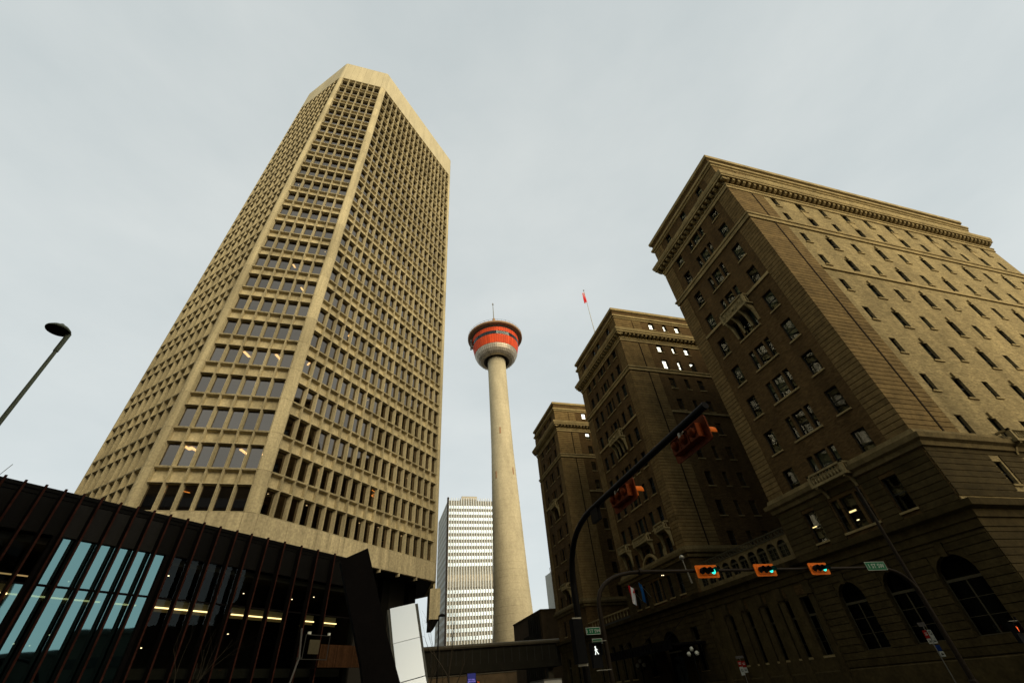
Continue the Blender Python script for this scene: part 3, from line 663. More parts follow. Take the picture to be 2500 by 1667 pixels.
# ---- stone base under the wings
def arch_fill(wd, h, dz):
    """spandrels that turn a rectangular opening into a round-headed one"""
    b = MB(); n = 10
    arc = [(wd / 2 * cos(pi * k / n), h * sin(pi * k / n)) for k in range(n + 1)]
    for k in range(n):
        (x0, z0), (x1, z1) = arc[k], arc[k + 1]
        b.extr([(0, x0, z0), (0, x0, h), (0, x1, h), (0, x1, z1)], (dz, 0, 0))
    return b
def base_wall(y0, y1, z0, z1, ops, name='base_wall', x=HX):
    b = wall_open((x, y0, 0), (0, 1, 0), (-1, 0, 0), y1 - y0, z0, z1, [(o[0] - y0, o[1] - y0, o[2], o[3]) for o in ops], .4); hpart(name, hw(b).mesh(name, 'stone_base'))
def base_courses(y0, y1, z0, z1, ops, x=HX, pitch=.448, e=.06):
    z = z0
    while z < z1 - .1:
        h = min(pitch, z1 - z) - .05; cuts = sorted([(o[0], o[1]) for o in ops if o[2] - .05 < z + h and o[3] + .05 > z]); a = y0; spans = []
        for c0, c1 in cuts: spans.append((a, c0 - .03)); a = c1 + .03
        spans.append((a, y1))
        for s0, s1 in spans:
            if s1 - s0 > .12:
                key = ('bc', round(s1 - s0, 2), round(h, 3))
                if key not in _wc: _wc[key] = MB().box(-e, .02, 0, s1 - s0, 0, h).mesh('stone_course', 'stone_base')
                hpart('stone_course', _wc[key], (x, s0, z))
        z += pitch
RA = [(29.85 - 1.1, 29.85 + 1.1), (25.9 - 1.05, 25.9 + 1.05), (21.8 - 1.2, 21.8 + 1.2)]
ro = [(a, c, 2.4, 6.75) for a, c in RA]
base_wall(18.85, 33.2, 0.1, 9.3, ro); base_courses(18.85, 33.2, 1.5, 7.55, ro)
rm = [(c - w_ / 2, c + w_ / 2, 9.75, 12.18) for c, w_ in ((22.15, 1.26), (29.85, 1.26))] + [(24.3, 27.6, 9.7, 12.2)]
base_courses(18.95, 33.1, 9.35, 13.0, rm, e=.07)
for a, c in RA:
    o = hpart('arch_surround', arch_fill(c - a, 1.25, .4).mesh('arch_surround', 'stone_base'), (HX + .002, (a + c) / 2, 5.5))
    put_window('f', HX + .14, a, c, 2.4, 6.75, 'tall', sill=True, blind=False)
    kb = MB().extr([(-.14, -.16, 0), (-.14, .16, 0), (-.14, .26, .8), (-.14, -.26, .8)], (.16, 0, 0)); hpart('keystone', kb.mesh('keystone', 'stone_base'), (HX, (a + c) / 2, 6.62))
# west face of the base
wops = [(c - 1.1, c + 1.1, 2.4, 6.75) for c in (44.5, 50.5, 56.5, 62.5, 68.5)]
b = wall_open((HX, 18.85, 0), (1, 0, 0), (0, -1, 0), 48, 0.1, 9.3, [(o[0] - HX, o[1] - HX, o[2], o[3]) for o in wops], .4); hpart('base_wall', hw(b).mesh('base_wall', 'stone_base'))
for o in wops: put_window('w', 18.99, o[0], o[1], o[2], o[3], 'tall', blind=False)
z = 1.5
wc1 = MB().box(0, 48, -.06, .02, 0, .398)
while z < 12.8:
    if z < 7.5 or z > 9.3:
        cuts = [(o[0], o[1]) for o in wops] if z < 6.9 else ([(42.3 + 3.81 * i - (.1 if i % 2 == 0 else .1), 43.4 + 3.81 * i) for i in range(11)] if 9.9 < z < 12.3 else [])
        a = HX; bb = MB()
        for c0, c1 in cuts + [(84, 84)]:
            if c0 - a > .1: bb.box(a, c0, 18.85 - .06, 18.87, z, z + .398)
            a = c1
        hpart('stone_course', hw(bb).mesh('stone_course', 'stone_base'))
    z += PITCHC
ent = [(0, 7.6), (.12, 7.62), (.16, 8.1), (.28, 8.15), (.30, 8.6), (.70, 8.75), (.78, 9.15), (.0, 9.32)]
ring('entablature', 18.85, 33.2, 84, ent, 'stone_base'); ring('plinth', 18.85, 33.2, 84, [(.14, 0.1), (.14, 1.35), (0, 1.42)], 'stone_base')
b = MB().box(36.5, 83.5, 19.3, 32.8, .1, 9.4); hpart('interior_wall', hw(MB().box(37.9, 83.5, 20.8, 32.6, .1, 9.35)).mesh('interior_wall', 'dark_int'))

# ---- low link between right and middle wings: loggia, entablature, arcaded sun room
lg = [(34.15 + 2.62 * k - .68, 34.15 + 2.62 * k + .68, 2.4, 6.5) for k in range(5)]
base_wall(33.2, 48.0, .1, 7.6, lg); 
for o in lg:
    put_window('f', HX + .1, o[0], o[1], o[2], o[3], 'tall', blind=False)
pil = MB().box(-.28, 0, -.36, .36, .1, 1.5).box(-.2, 0, -.28, .28, 1.5, 6.6).box(-.3, 0, -.38, .38, 6.6, 7.55).mesh('pilaster', 'stone_base')
for k in range(6): hpart('pilaster', pil, (HX, 32.85 + 1.31 + 2.62 * k - .01 if k else 33.3, 0))
redp = MB().box(-.04, 0, -.7, .7, 6.7, 7.4).mesh('frieze_panel', 'brick_f')
for k in range(5): hpart('frieze_panel', redp, (HX - .002, 34.15 + 2.62 * k, 0))
ring('entablature', 33.25, 47.9, 60, ent, 'stone_base'); ring('plinth', 33.25, 47.9, 60, [(.14, 0.1), (.14, 1.35), (0, 1.42)], 'stone_base')
na = 10; apit = 13.9 / na
ao = [(33.75 + apit * k + .11, 33.75 + apit * (k + 1) - .11, 9.75, 11.2) for k in range(na)]
b = wall_open((HX + .3, 33.2, 0), (0, 1, 0), (-1, 0, 0), 14.8, 9.3, 11.45, [(o[0] - 33.2, o[1] - 33.2, o[2], o[3]) for o in ao], .2); hpart('arcade_wall', hw(b).mesh('arcade_wall', 'stone_mid'))
arc_me = arch_fill(apit - .22, .58, .18).mesh('arch_surround', 'stone_mid')
for o in ao:
    hpart('arch_surround', arc_me, (HX + .298, (o[0] + o[1]) / 2, 10.62)); put_window('f', HX + .3, o[0], o[1], 9.75, 11.2, 'tall', sill=False, blind=False, depth=.17)
b = MB().box(36.6, 60, 33.2, 48, 11.4, 11.46); hpart('roof', hw(b).mesh('roof', 'city_dark'))
hpart('interior_wall', hw(MB().box(38.2, 60, 33.3, 47.9, .1, 11.35)).mesh('interior_wall', 'dark_int'))
tr = MB().box(-.06, .02, 0, .48, 0, .07).box(-.06, .02, 0, .48, .52, .6)
for sg in (0, 1): tr.extr([(-.05, .02 + .4 * sg, .07), (-.05, .08 + .4 * sg, .07), (-.05, .46 - .4 * sg, .52), (-.05, .40 - .4 * sg, .52)] if sg == 0 else [(-.045, .40, .07), (-.045, .46, .07), (-.045, .08, .52), (-.045, .02, .52)], (.05 - .01 * sg, 0, 0))
tr_me = tr.mesh('lattice_panel', 'frame_tan')
for k in range(30): hpart('lattice_panel', tr_me, (HX + .3, 33.4 + k * .48, 11.47))
vent = MB().box(-.35, .35, -.35, .35, 0, 1.1).box(-.45, .45, -.45, .45, 1.1, 1.25).mesh('roof_vent', 'chrome')
for q in ((41, 35.2), (42.5, 36.5)): hpart('roof_vent', vent, (q[0], q[1], 11.46))

# ---- second link, middle to left wing
lg2 = [(66.6 + 2.6 * k, 68.0 + 2.6 * k, 2.4, 6.5) for k in range(5)]
base_wall(65.0, 80.2, .1, 7.6, lg2)
for o in lg2: put_window('f', HX + .1, o[0], o[1], o[2], o[3], 'tall', blind=False)
ring('entablature', 65.05, 80.1, 60, ent, 'stone_base')
hpart('interior_wall', hw(MB().box(38, 60, 65.1, 80.1, .1, 9.3)).mesh('interior_wall', 'dark_int')); hpart('roof', hw(MB().box(36.2, 60, 65, 80.2, 9.32, 9.6)).mesh('roof', 'city_dark'))
for k in range(13):
    hpart('baluster', bal_me, (HX + .12, 66 + k * 1.05, 9.6))
hpart('rail', hw(MB().box(36, 36.3, 65.2, 80, 10.4, 10.55)).mesh('rail', 'stone'))

# ---- middle wing base with the arched entrance, left wing base
mo = [(51.1 - .7, 51.1 + .7, 2.4, 6.4), (61.7 - .7, 61.7 + .7, 2.4, 6.4), (54.6, 58.2, .2, 6.6), (51.1 - .6, 51.1 + .6, 9.75, 12.6), (61.7 - .6, 61.7 + .6, 9.75, 12.6)]
base_wall(48.0, 65.0, .1, 9.3, [o for o in mo if o[3] < 9]); base_courses(48.0, 65.0, 1.5, 7.55, [o for o in mo if o[3] < 9])
base_courses(48.1, 64.9, 9.35, 13.0, [(c - w_ / 2, c + w_ / 2, 9.75, 12.18) for c, w_ in ((51.1, 1.2), (53.35, 1.05), (59.75, 1.05), (61.95, 1.2))] + [(54.7, 58.1, 9.7, 12.2)], e=.07)
for o in mo[:2]: put_window('f', HX + .1, o[0], o[1], o[2], o[3], 'tall', blind=False)
hpart('arch_surround', arch_fill(3.6, 1.7, .4).mesh('arch_surround', 'stone_base'), (HX + .002, 56.4, 4.9)); put_window('f', HX + .2, 54.6, 58.2, .2, 6.6, 'tall', sill=False, blind=False)
hood = MB().tube([(HX - .06, 56.4 + 1.9 * cos(a), 13.5 + 1.75 * sin(a)) for a in [pi * k / 14 for k in range(15)]], .24, 6); hpart('arch_hood', hw(hood).mesh('arch_hood', 'stone'))
hpart('cartouche', MB().sphere((0, 0, 0), .5, 10).mesh('cartouche', 'stone'), (HX - .05, 52.4, 14.6)).scale = (.3, .8, 1.3)
ring('entablature', 48.05, 64.95, 60, ent, 'stone_base'); ring('plinth', 48.05, 64.95, 60, [(.14, 0.1), (.14, 1.35), (0, 1.42)], 'stone_base')
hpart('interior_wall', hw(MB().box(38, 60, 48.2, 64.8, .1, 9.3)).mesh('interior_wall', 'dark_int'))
lo = [(83.2 - .9, 83.2 + .9, 2.4, 6.4), (87.2 - .9, 87.2 + .9, 2.4, 6.4), (91.2 - .9, 91.2 + .9, 2.4, 6.4)]
base_wall(80.2, 94.7, .1, 9.3, lo); base_courses(80.2, 94.7, 1.5, 7.55, lo)
for o in lo: put_window('f', HX + .1, o[0], o[1], o[2], o[3], 'tall', blind=False)
ring('entablature', 80.25, 94.65, 60, ent, 'stone_base'); hpart('interior_wall', hw(MB().box(38, 60, 80.4, 94.5, .1, 9.3)).mesh('interior_wall', 'dark_int'))
for ya, yb in ((48.0, 65.0), (80.2, 94.7)):
    for yy in (ya, yb):
        b = MB(); b.quad((36, yy, .1), (60, yy, .1), (60, yy, 9.3), (36, yy, 9.3)); hpart('side_wall', hw(b).mesh('side_wall', 'stone_base'))
    b = MB().box(36.4, 59.9, ya + .05, yb - .05, 7.3, 7.6).box(36.4, 59.9, ya + .05, yb - .05, 9.3, 9.6); hpart('ceiling', hw(b).mesh('ceiling', 'dark_int'))
for ya, yb in ((33.3, 47.9), (65.1, 80.1), (18.95, 33.1)):
    b = MB().box(36.45, 59.9, ya, yb, 7.3, 7.6); hpart('ceiling', hw(b).mesh('ceiling', 'dark_int'))
# entrance canopy hung on chains
can = MB().box(31.6, 35.9, 49.5, 66, 4.75, 4.95); 
cano = hpart('entrance_canopy', hw(can).mesh('entrance_canopy', 'black_steel'))
cb_ = MB()
for k in range(24): cb_.box(31.52, 31.6, 49.6 + k * .68, 49.6 + k * .68 + .5, 4.45, 5.25)
cb_.box(31.5, 31.62, 49.5, 66, 5.2, 5.3); cb_.box(31.5, 31.62, 49.5, 66, 4.4, 4.5)
hpart('canopy_fringe', hw(cb_).mesh('canopy_fringe', 'black_steel'))
for yy in (51, 56.4, 62): hpart('canopy_chain', hw(MB().tube([(31.8, yy, 5.2), (35.9, yy, 8.0)], .03, 5)).mesh('canopy_chain', 'black_steel'))
# tube lights in two mezzanine rooms
tl = MB().box(-.04, .04, -.42, .42, -.06, .06).mesh('tube_light', 'e_led')
hpart('tube_light', tl, (HX + 1.0, 31.0, 11.2)); hpart('tube_light', tl, (HX + 1.0, 26.9, 11.25))
hpart('tube_light', MB().box(-.03, .03, -.1, .1, -.03, .03).mesh('tube_light', 'e_spot'), (HX + 1.2, 26.9, 10.6))

# ================================================================== glazed podium with rusted fins
PT, PN = Vector((S2, S2, 0)), Vector((S2, -S2, 0)); PC = -25.4
PB = PN * PC
def P3(t, s, z): return PT * t + PN * (PC + s) + Vector((0, 0, z))
podium = thing('glazed_podium', 'low dark glass-fronted podium with a row of thin rusted vertical fins', 'podium building', (PB.x, PB.y, 0), pi / 4)
# local axes of the podium: x along the street front, y inward (away from the street), z up
def ppart(name, me, loc=(0, 0, 0), **k): return obj(name, me, podium, loc, **k)
T0, T1 = -14.0, 24.0
ppart('roof_slab', MB().box(T0, T1, -.02, 13, 9.62, 9.93).box(T0, T1, -.06, .1, 9.80, 9.95).mesh('roof_slab', 'charcoal_black'))
FT = [-1.4, -.8, -.2, .4, 1.0, 1.6, 2.2, 2.8, 3.4, 3.98, 4.54, 5.18, 5.86, 6.54, 7.21, 7.90, 8.67, 9.40, 10.13, 10.90, 11.75, 12.61, 13.50, 14.47, 15.36, 16.43, 17.58, 18.8, 20.1, 21.5]
fin = MB().box(-.036, .036, -.43, -.40, .1, 9.93, 1).extr([(-.035, -.41, 0.1), (-.035, -.41, 9.92), (-.035, -.34, 9.95), (-.035, -.08, 9.62), (-.035, -.08, .1)], (.07, 0, 0)).mesh('fin', ('black_steel', 'corten'))
for t in FT: ppart('fin', fin, (t * 24.98 / 25.4, 0, 0))
edges = [T0] + FT + [T1]
for a, c in zip(edges[:-1], edges[1:]):
    grey = 6.9 < (a + c) / 2 < 11.3
    ppart('fascia_panel', MB().box(a + .03, c - .03, 0, .06, 8.26, 9.6).mesh('fascia_panel', 'charcoal' if grey else 'charcoal_black'))
    if c < 6.9 or a > 11.5:
        ppart('glass_pane', MB().quad((a + .02, .02, .4), (c - .02, .02, .4), (c - .02, .02, 8.22), (a + .02, .02, 8.22)).mesh('glass_pane', 'glass_clear'))
ppart('glass_pane', MB().quad((7.34, .03, 6.52), (11.34, .03, 6.52), (11.34, .03, 8.2), (7.34, .03, 8.2)).mesh('glass_pane', 'glass_podium'))
ppart('glass_pane', MB().quad((7.34, .03, .4), (11.34, .03, .4), (11.34, .03, 6.46), (7.34, .03, 6.46)).mesh('glass_pane', 'glass_podium'))
ppart('glass_pane', MB().quad((6.62, .03, .4), (6.92, .03, .4), (6.92, .03, 6.5), (6.62, .03, 6.5)).mesh('glass_pane', 'glass_podium'))
fr = 'black_steel'
ppart('mullion', MB().box(6.95, 7.32, -.05, .15, .1, 8.24).mesh('mullion', fr)); ppart('mullion', MB().box(11.36, 11.75, -.05, .15, .1, 8.24).mesh('mullion', fr))
ppart('transom', MB().box(7.32, 11.36, -.02, .1, 6.455, 6.525).mesh('transom', fr))
ppart('transom', MB().box(T0, 6.95, -.02, .1, 6.46, 6.52).mesh('transom', fr)); ppart('transom', MB().box(11.75, T1, -.02, .1, 6.46, 6.52).mesh('transom', fr))
ppart('upper_floor', MB().box(T0, T1, .4, 12.5, 3.5, 3.9).mesh('upper_floor', 'dark_int')); ppart('ceiling', MB().box(T0, T1, .3, 12.5, 7.95, 8.2).mesh('ceiling', 'dark_int'))
ppart('back_wall', MB().box(T0, T1, 9.0, 9.3, .1, 9.6).mesh('back_wall', 'dark_int')); ppart('end_wall', MB().box(T1 - .3, T1, .1, 13, .1, 9.6).mesh('end_wall', 'charcoal_black'))
ppart('end_wall', MB().box(T0, T0 + .3, .1, 13, .1, 9.6).mesh('end_wall', 'charcoal_black'))
k = 26.3 / 25.4
for a, c in ((2.2, 9.62), (10.0, 11.0), (11.8, 14.3), (15.5, 18.6), (19.95, 20.75), (21.3, 22.5)):
    ppart('led_line', MB().box(a * k, c * k, .86, .93, 6.24, 6.29).mesh('led_line', 'e_led'))
    ppart('led_backing', MB().box(a * k, c * k, .98, 1.02, 6.1, 6.6).mesh('led_backing', 'frame_tan'))
ppart('led_line', MB().box(5.2, 7.3, .9, .96, 6.9, 6.94).mesh('led_line', 'e_dim'))
sp = MB().box(-.028, .028, -.028, .028, -.03, 0).mesh('downlight', 'e_spot')
for i in range(26): ppart('downlight', sp, (random.uniform(2, 24), random.uniform(1.2, 6.5), random.choice((7.94, 7.94, 5.6, 5.2))))
ppart('rooftop_mast', MB().tube([(4.35, .5, 9.9), (4.62, .7, 10.75)], .012, 5).mesh('rooftop_mast', 'chrome'))

# timber slat screen and boom lift in front of the right end of the podium
scr = thing('timber_slat_screen', 'reddish timber slat screen hung on the dark podium right of the boom lift', 'slat screen', P3(21.0, .75, 3.85), pi / 4)
slat = MB().box(-.022, .022, -.03, .03, 0, 1.08).mesh('slat', 'timber')
for i in range(46): obj('slat', slat, scr, (i * .088, 0, 0))
obj('frame', MB().box(-.05, 4.05, .031, .09, .0, .06).box(-.05, 4.05, .031, .09, 1.0, 1.06).box(-.05, 0.01, .09, .75, 0, .06).box(3.99, 4.05, .09, .75, 0, .06).mesh('frame', 'black_steel'), scr)
lift = thing('boom_lift', 'small boom lift with white folding arm and grey panel before dark podium', 'boom lift', P3(18.9, 1.6, 0), pi / 4)
obj('chassis', MB().box(-.7, 1.2, -.6, .6, .35, 1.1).mesh('chassis', 'frame_dark'), lift)
wh = MB().lathe([(.05, -.13), (.36, -.13), (.38, 0), (.36, .13), (.05, .13)], 14); wh.v = [(x, z, y) for x, y, z in wh.v]; whm = wh.mesh('wheel', 'rubber')
for q in ((-.5, -.68), (1.0, -.68), (-.5, .68), (1.0, .68)): obj('wheel', whm, lift, (q[0], q[1], .39))
obj('arm', MB().tube([(.2, 0, 1.0), (-.35, 0, 2.6), (.05, 0, 4.2), (-.15, 0, 5.5)], .05, 6).mesh('arm', 'pave'), lift)
obj('basket', MB().box(.2, 1.9, -.02, .02, 4.1, 4.14).box(.2, 1.9, -.02, .02, 5.2, 5.24).box(.2, .24, -.02, .02, 4.1, 5.2).box(1.86, 1.9, -.02, .02, 4.1, 5.2).box(-.1, .24, -.03, .03, 4.1, 4.2).mesh('basket', 'frame_dark'), lift)
obj('grey_panel', MB().box(.5, 1.2, -.06, -.022, 4.35, 5.0).mesh('grey_panel', 'frame_tan'), lift)
obj('work_lamp', MB().box(.3, .48, -.06, .02, 5.24, 5.36).mesh('work_lamp', 'globe'), lift); obj('work_lamp', MB().box(1.7, 1.84, -.06, .02, 5.24, 5.36).mesh('work_lamp', 'globe'), lift)

# ================================================================== leaning plaza sculptures
sc1 = tag(obj('black_sculpture', MB().extr([(-1.006, 14.0, 5.02), (-.30, 14.0, 5.34), (.255, 14.0, 3.81), (.49, 14.0, 3.164), (.907, 14.0, 2.176), (1.68, 14.0, .1), (.62, 14.0, .1), (-.10, 14.0, 2.62), (-.65, 14.0, 4.06)], (-.05, .4, 0)).mesh('black_sculpture', 'black_steel')),
          'black steel slab leaning sideways in front of the dark podium', 'sculpture')
sc2 = thing('mirror_sculpture', 'leaning slab with bright mirror-polished face panels beside the black slab', 'sculpture', (1.0, 17.0, 0))
def LL(p): return (p[0] - 1.0, p[1] - 17.0, p[2])
TL, TR, ML, MR = (.612, 17.523, 4.327), (1.449, 17.60, 4.478), (.793, 16.991, 3.282), (1.627, 17.066, 3.429)
LLo, LR = (1.0, 16.46, 2.26), (1.80, 16.53, 2.395); BL_, BR_ = (1.42, 15.36, .1), (2.40, 15.36, .1)
nrm = Vector((0, -cos(R(27)), sin(R(27))))
def lerp3(a, c, t): return tuple(a[i] + (c[i] - a[i]) * t for i in range(3))
for q in ((ML, MR, TR, TL), (LLo, LR, lerp3(MR, LR, .012), lerp3(ML, LLo, .012)), (BL_, BR_, lerp3(LR, BR_, .01), lerp3(LLo, BL_, .01))):
    obj('mirror_panel', MB().extr([LL(p) for p in q], -nrm * .02).mesh('mirror_panel', 'mirror'), sc2)
core = [(.523, 17.515, 4.30), (1.552, 17.603, 4.483), (1.90, 16.46, 2.25), (2.56, 15.36, .1), (1.28, 15.36, .1), (.93, 16.46, 2.2)]
obj('slab_body', MB().extr([LL(Vector(p) - nrm * .03) for p in core], -nrm * .3).mesh('slab_body', 'edge_grey'), sc2)

# ================================================================== observation tower
ox, oy = 51.2, 180.0
ot = thing('observation_tower', 'slender tapering concrete observation tower with red-orange pod and antenna', 'observation tower', (ox, oy, 0))
prof = [(9.2, 0), (8.35, 10), (7.85, 19), (7.35, 28), (6.95, 36), (6.55, 48), (6.25, 58), (5.9, 70), (5.5, 82), (5.2, 91), (5.0, 105), (4.9, 125), (4.85, 145)]
sh = MB().lathe(prof, 48); obj('shaft', sh.mesh('shaft', 'tower_concrete', True), ot)
jr = MB()
zz = 8.0
def rad(z):
    for (r0, z0), (r1, z1) in zip(prof[:-1], prof[1:]):
        if z0 <= z <= z1: return r0 + (r1 - r0) * (z - z0) / (z1 - z0)
    return 4.85
while zz < 142: jr.lathe([(rad(zz) + .003, zz), (rad(zz) + .035, zz + .04), (rad(zz) + .035, zz + .16), (rad(zz) + .003, zz + .2)], 48); zz += 2.44
obj('pour_joint', jr.mesh('pour_joint', 'tower_concrete', True), ot, kind='stuff')
slot = MB().box(-.38, .38, -.25, .1, 0, 3.6).mesh('shaft_window', 'dark_band')
for az, z in ((2.9, 78), (-2.2, 76.5), (-.3, 98)):
    a = math.atan2(-oy, -ox) + az / 3.4; r = rad(z) - .03; obj('shaft_window', MB().box(-.06, .12, -.36, .36, 0, 3.3).mesh('shaft_window', 'roof_tan'), ot, (r * cos(a), r * sin(a), z), a)
obj('collar', MB().lathe([(4.86, 145.4), (6.2, 144.6), (7.0, 144.0), (7.1, 144.5)], 48).mesh('collar', 'dark_band', True), ot)
obj('pod_core', MB().lathe([(6.9, 144.3), (9.0, 145.2), (11.4, 148.6), (12.5, 154.0), (13.0, 159.5), (13.0, 161.5)], 56).mesh('pod_core', 'dark_band', True), ot)
NS = 60
def wedge(prof, f=.90): return MB().lathe(prof, 2, (0, 0), 0, 2 * pi / NS * f)
wm = {'soffit_panel': (wedge([(7.05, 144.05), (8.6, 144.25), (9.9, 145.1), (10.9, 146.4), (11.6, 148.1), (11.75, 148.65)]), 'steel_ribbed'),
      'red_panel': (wedge([(11.85, 148.75), (12.85, 153.95)], .94), 'red_panel'), 'upper_red_panel': (wedge([(13.0, 156.2), (13.25, 158.7)], .94), 'red_panel'),
      'window_pane': (wedge([(12.80, 154.05), (12.98, 156.1)], .93), 'glass_hotel')}
for nm, (mb_, mt) in wm.items():
    me = mb_.mesh(nm, mt)
    for i in range(NS): obj('red_panel' if 'red' in nm else nm, me, ot, (0, 0, 0), i * 2 * pi / NS)
obj('window_band', MB().lathe([(13.1, 158.8), (13.3, 159.9)], 56).mesh('window_band', 'dark_band'), ot)
obj('roof_ring', MB().lathe([(12.9, 159.75), (15.3, 160.0), (15.65, 160.35), (15.65, 161.1), (15.2, 161.4), (9, 163.5), (3, 167.5), (1.2, 171), (.8, 176.8), (.01, 176.9)], 56).mesh('roof_ring', 'roof_tan', True), ot)
obj('antenna', MB().tube([(0, 0, 176), (0, 0, 186.5), (0, 0, 190.3)], [.32, .2, .12], 6).tube([(0, 0, 188.6), (0, 0, 189.8)], .42, 6).mesh('antenna', 'chrome'), ot)
rl = MB()
for i in range(40):
    a = 2 * pi * i / 40; rl.tube([(15.3 * cos(a), 15.3 * sin(a), 161.2), (15.5 * cos(a), 15.5 * sin(a), 162.3)], .06, 4)
rl.lathe([(15.44, 162.2), (15.52, 162.25), (15.44, 162.3)], 56); obj('roof_railing', rl.mesh('roof_railing', 'frame_dark'), ot)
lr = MB()
for i in range(30):
    a = 2 * pi * i / 30; lr.tube([(9.0 * cos(a), 9.0 * sin(a), 144.35), (9.2 * cos(a), 9.2 * sin(a), 143.75)], .07, 4)
obj('soffit_light_bracket', lr.mesh('soffit_light_bracket', 'frame_dark'), ot)
a = math.atan2(-oy, -ox) - 1.42
obj('maintenance_cradle', MB().box(-.5, .5, -1.6, 1.6, 0, 1.6).box(-.4, .4, -1.2, -.8, -4, 0).box(-.4, .4, .6, .9, -4, 0).mesh('maintenance_cradle', 'pave'), ot, (13.9 * cos(a), 13.9 * sin(a), 157.0), a)

# ================================================================== white striped office tower behind
of = thing('striped_office_tower', 'white striped office tower with bright window bands behind the observation tower', 'office tower', (39.2, 270, 0))
WO, HO_, DO = 30.6, 101.2, 46.0
obj('main_block', MB().box(0.3, WO - .3, .35, DO, 0, HO_ - .5).mesh('main_block', 'office_spandrel'), of)
obj('corner_pier', MB().box(-.7, .3, -.5, .9, 0, HO_ + 1.2).mesh('corner_pier', 'pole_dark'), of)
z, row = 99.2, 0
bays = 19; bw_ = (WO - .6) / bays
gl_me = MB().box(.06, bw_ - .06, .0, .2, 0, 1.72).mesh('window_pane', 'glass_office')
lv = [97.2 - 3.66 * i for i in range(10)] + [50.4 - 3.62 * i for i in range(14)]
for zl in lv:
    if zl > 2:
        for c in range(bays): obj('window_pane', gl_me, of, (.3 + c * bw_, .1, zl - 1.6)) if zl > 27 else None
fn_me = MB().box(-.2, .2, -.5, .34, 0, HO_ + .9).mesh('mullion', 'office_white')
for c in range(bays + 1): obj('mullion', fn_me, of, (.3 + c * bw_, 0, 0))
obj('spandrel_band', MB().box(.3, WO - .3, .02, .3, 51.8, 60.0).mesh('spandrel_band', 'office_spandrel'), of)
obj('louvre_band', MB().box(.3, WO - .3, -.02, .3, 54.8, 58.2).mesh('louvre_band', 'office_side'), of)
obj('penthouse', MB().box(8.6, 18.6, .6, 12, HO_ - .5, 103.6).mesh('penthouse', 'office_side'), of)
obj('side_wall', MB().box(.0, .29, 1.0, DO, 0, HO_).mesh('side_wall', 'office_side'), of)
sb = MB().box(-.16, .0, 0, .35, 0, HO_).mesh('side_mullion', 'far_grey')
for k in range(24): obj('side_mullion', sb, of, (0, 1.4 + k * 1.86, 0))
sbd = MB().box(-.06, .0, 1.0, DO, 0, 1.7).mesh('side_spandrel', 'office_white')
for k in range(26): obj('side_spandrel', sbd, of, (0, 0, 2 + k * 3.78))

fb = thing('far_grey_building', 'distant pale grey building showing past the left hotel wing', 'building', (116.5, 300, 0))
obj('wall', MB().box(0, 26, 0, 20, 0, 66.5).mesh('wall', 'far_grey'), fb); obj('rooftop_rail', MB().box(.2, .5, 9.5, 9.8, 66.5, 69.5).box(.2, .4, 6, 9.5, 69.2, 69.5).mesh('rooftop_rail', 'frame_dark'), fb)
fbm = MB().box(0, 26, -.06, .0, 0, .22).mesh('window_band', 'city_grey')
for k in range(1, 13): obj('window_band', fbm, fb, (0, 0, 4.8 * k))
bb_ = thing('brown_block', 'low brown windowless block with ribbed side at foot of observation tower', 'building', (38, 110, 0))
obj('wall', MB().box(0, 30, 0, 24, 0, 16.8).mesh('wall', 'brown_box'), bb_); obj('coping', MB().box(-.15, 30.1, -.15, 24.1, 16.8, 17.1).mesh('coping', 'brown_box'), bb_)
rbm = MB().box(-.5, 0, -.18, .18, 0, 1).mesh('rib', 'bridge_dark')
for k in range(9): q = obj('rib', rbm, bb_, (0, 1.4 + k * 1.5, 4.0)); q.scale = (1, 1, 12.3 if k < 6 else 9)

# ================================================================== elevated walkways over the avenue
sb_ = thing('covered_walkway', 'long enclosed walkway with rounded top rim bridging the avenue before observation tower', 'walkway', (6, 95.2, 0))
obj('roof_rim', MB().extr([(0, -.1, 9.2), (0, -.35, 9.35), (0, -.45, 9.6), (0, -.35, 9.85), (0, 0, 10.0), (0, 4.2, 10.0), (0, 4.2, 9.2)], (30, 0, 0)).mesh('roof_rim', 'bridge', True), sb_)
obj('window_band', MB().box(0, 30, 0, 4, 6.9, 9.2).mesh('window_band', 'bridge_dark'), sb_)
obj('floor_beam', MB().box(0, 30, -.12, 4.1, 5.75, 6.9).mesh('floor_beam', 'bridge_dark'), sb_)
bm2 = MB().box(-.05, .05, -.06, 0, 6.9, 9.2).mesh('mullion', 'frame_dark')
for k in range(20): obj('mullion', bm2, sb_, (.8 + k * 1.5, -.001, 0))
obj('support_pier', MB().box(.4, 1.4, 1.2, 2.6, 0, 5.75).mesh('support_pier', 'bridge'), sb_); obj('support_pier', MB().box(27.6, 28.6, 1.2, 2.6, 0, 5.75).mesh('support_pier', 'bridge'), sb_)
s2_ = thing('far_overpass', 'plain olive-brown overpass seen below the enclosed walkway', 'overpass', (6, 150, 0))
obj('deck', MB().box(0, 46, 0, 5, 4.4, 8.6).mesh('deck', 'brown_box'), s2_); obj('parapet', MB().box(0, 46, -.15, .0, 7.6, 8.8).mesh('parapet', 'bridge'), s2_)
obj('support_pier', MB().box(2, 3.2, 1, 3, 0, 4.4).mesh('support_pier', 'bridge'), s2_); obj('support_pier', MB().box(33, 34.2, 1, 3, 0, 4.4).mesh('support_pier', 'bridge'), s2_)
ls = thing('led_sign', 'blue lit message board hung under the enclosed walkway', 'message board', (18.55, 94.9, 5.0))
obj('cabinet', MB().box(-.8, .8, 0, .25, -.75, .72).mesh('cabinet', 'sign_black'), ls); obj('board', MB().box(-.74, .74, -.02, 0, -.7, .66).mesh('board', 'e_blue'), ls)
